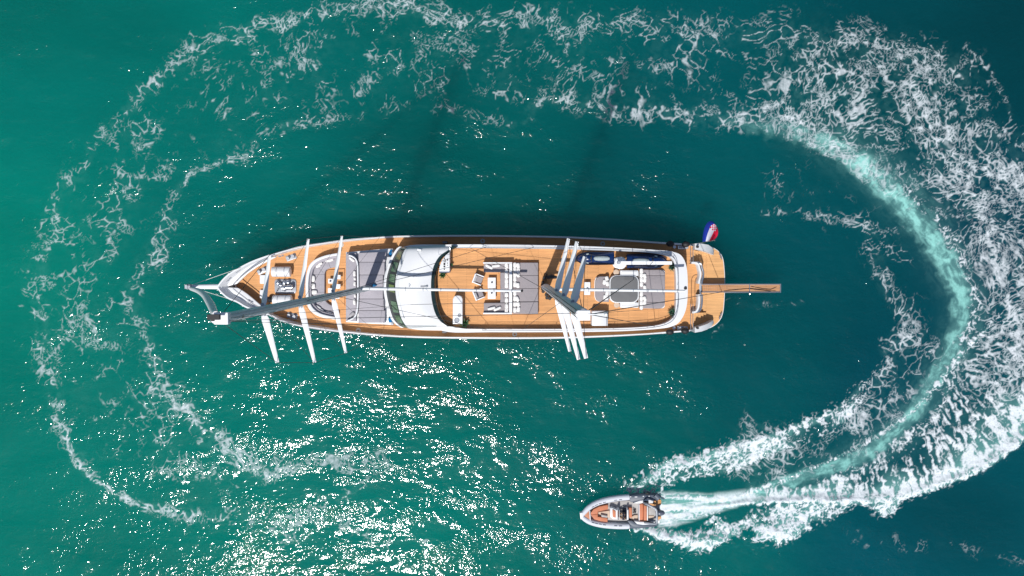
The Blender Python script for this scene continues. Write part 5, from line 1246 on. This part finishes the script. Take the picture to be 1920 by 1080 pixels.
# --- the driver: one skinned body, seated and holding the wheel
def person(loc, rz, label):
    V = []; E = []; Rd = []
    def v(p, r, par=None):
        V.append(Vector(p)); Rd.append(r)
        if par is not None: E.append((par, len(V) - 1))
        return len(V) - 1
    pel = v((0, 0, .10), .15); bel = v((.02, 0, .28), .135, pel); ch = v((.04, 0, .48), .155, bel); nk = v((.04, 0, .62), .065, ch); 
    hd = v((.05, 0, .74), .085, nk); ht = v((.045, 0, .83), .075, hd)
    for sg in (1, -1):
        hp = v((.02, sg * .11, .08), .11, pel); kn = v((.44, sg * .16, .12), .075, hp); an = v((.48, sg * .15, -.32), .045, kn); to = v((.64, sg * .16, -.36), .035, an)
        sh = v((.04, sg * .20, .54), .075, ch); el = v((.24, sg * .27, .32), .048, sh); wr = v((.44, sg * .15, .36), .03, el); pm = v((.50, sg * .13, .37), .034, wr)
        for f in range(4):
            k1 = v((.545, sg * (.155 - .018 * f), .385 - .004 * f), .011, pm); k2 = v((.565, sg * (.152 - .018 * f), .36), .010, k1); v((.548, sg * (.150 - .018 * f), .335 + .004 * f), .009, k2)
        t1 = v((.50, sg * .095, .38), .012, pm); v((.525, sg * .085, .355), .010, t1)
    me = bpy.data.meshes.new('person'); me.from_pydata([tuple(p) for p in V], E, [])
    o = bpy.data.objects.new('person', me); C.objects.link(o); o.location = loc; o.rotation_euler = (0, 0, rz)
    sk = o.modifiers.new('Skin', 'SKIN'); sk.use_smooth_shade = True
    for i, sv in enumerate(me.skin_vertices[0].data): sv.radius = (Rd[i], Rd[i] * (.8 if i in (0, 1, 2) else 1)); sv.use_root = (i == 0)
    sb_ = o.modifiers.new('Sub', 'SUBSURF'); sb_.levels = 1; sb_.render_levels = 2
    me.materials.append(MAT['skin']); ORI[o.name] = Vector((0, 0, 0)); tag(o, label, 'person')
    def part(m, name, mt, smooth=60):
        q = m.build(name, mt, o, smooth=smooth); return q
    # shirt
    m = MB(); N = 14; rg = []
    for z_, a_, b_, x_ in ((.12, .19, .22, .0), (.28, .165, .185, .02), (.42, .175, .215, .035), (.54, .15, .235, .04), (.60, .085, .12, .04)):
        rg.append([Vector((x_ + a_ * math.cos(2 * math.pi * k / N), b_ * math.sin(2 * math.pi * k / N), z_)) for k in range(N)])
    m.loops(rg, False, False)
    for sg in (1, -1): m.tube([Vector((.04, sg * .17, .55)), Vector((.12, sg * .235, .46)), Vector((.20, sg * .26, .36))], [.098, .085, .072], 12)
    part(m, 'shirt', 'cloth_dark')
    m = MB()
    for sg in (1, -1): m.tube([Vector((-.02, sg * .10, .10)), Vector((.22, sg * .14, .11)), Vector((.40, sg * .155, .125))], [.135, .115, .10], 12)
    m.tube([Vector((0, -.13, .09)), Vector((0, .13, .09))], .155, 12); part(m, 'shorts', 'cloth_tan')
    # hair cap and face
    m = MB(); rg = []
    for z_, r_ in ((.745, .098), (.79, .108), (.84, .100), (.88, .075), (.905, .035)):
        rg.append([Vector((.03 + r_ * 1.08 * math.cos(2 * math.pi * k / N), r_ * .95 * math.sin(2 * math.pi * k / N), z_ + (.035 * max(0, math.cos(2 * math.pi * k / N)) if z_ < .8 else 0))) for k in range(N)])
    m.loops(rg, False, True); part(m, 'hair', 'hair')
    m = MB(); m.tube([Vector((.135, 0, .775)), Vector((.158, 0, .745))], [.010, .017], 8)
    for sg in (1, -1): m.tube([Vector((.05, sg * .092, .74)), Vector((.05, sg * .108, .775))], [.012, .018], 8)
    part(m, 'face', 'skin')
    m = MB()
    for sg in (1, -1): m.box((.130, sg * .035, .785), (.02, .03, .014))
    m.box((.128, 0, .70), (.015, .045, .010)); part(m, 'eyes', 'hair')
    return o
pp_ = P(1170.5, 966, 1.2); person((pp_.x, pp_.y, 1.14), math.pi, 'person in dark top steering the inflatable boat from its helm seat')
#@END2
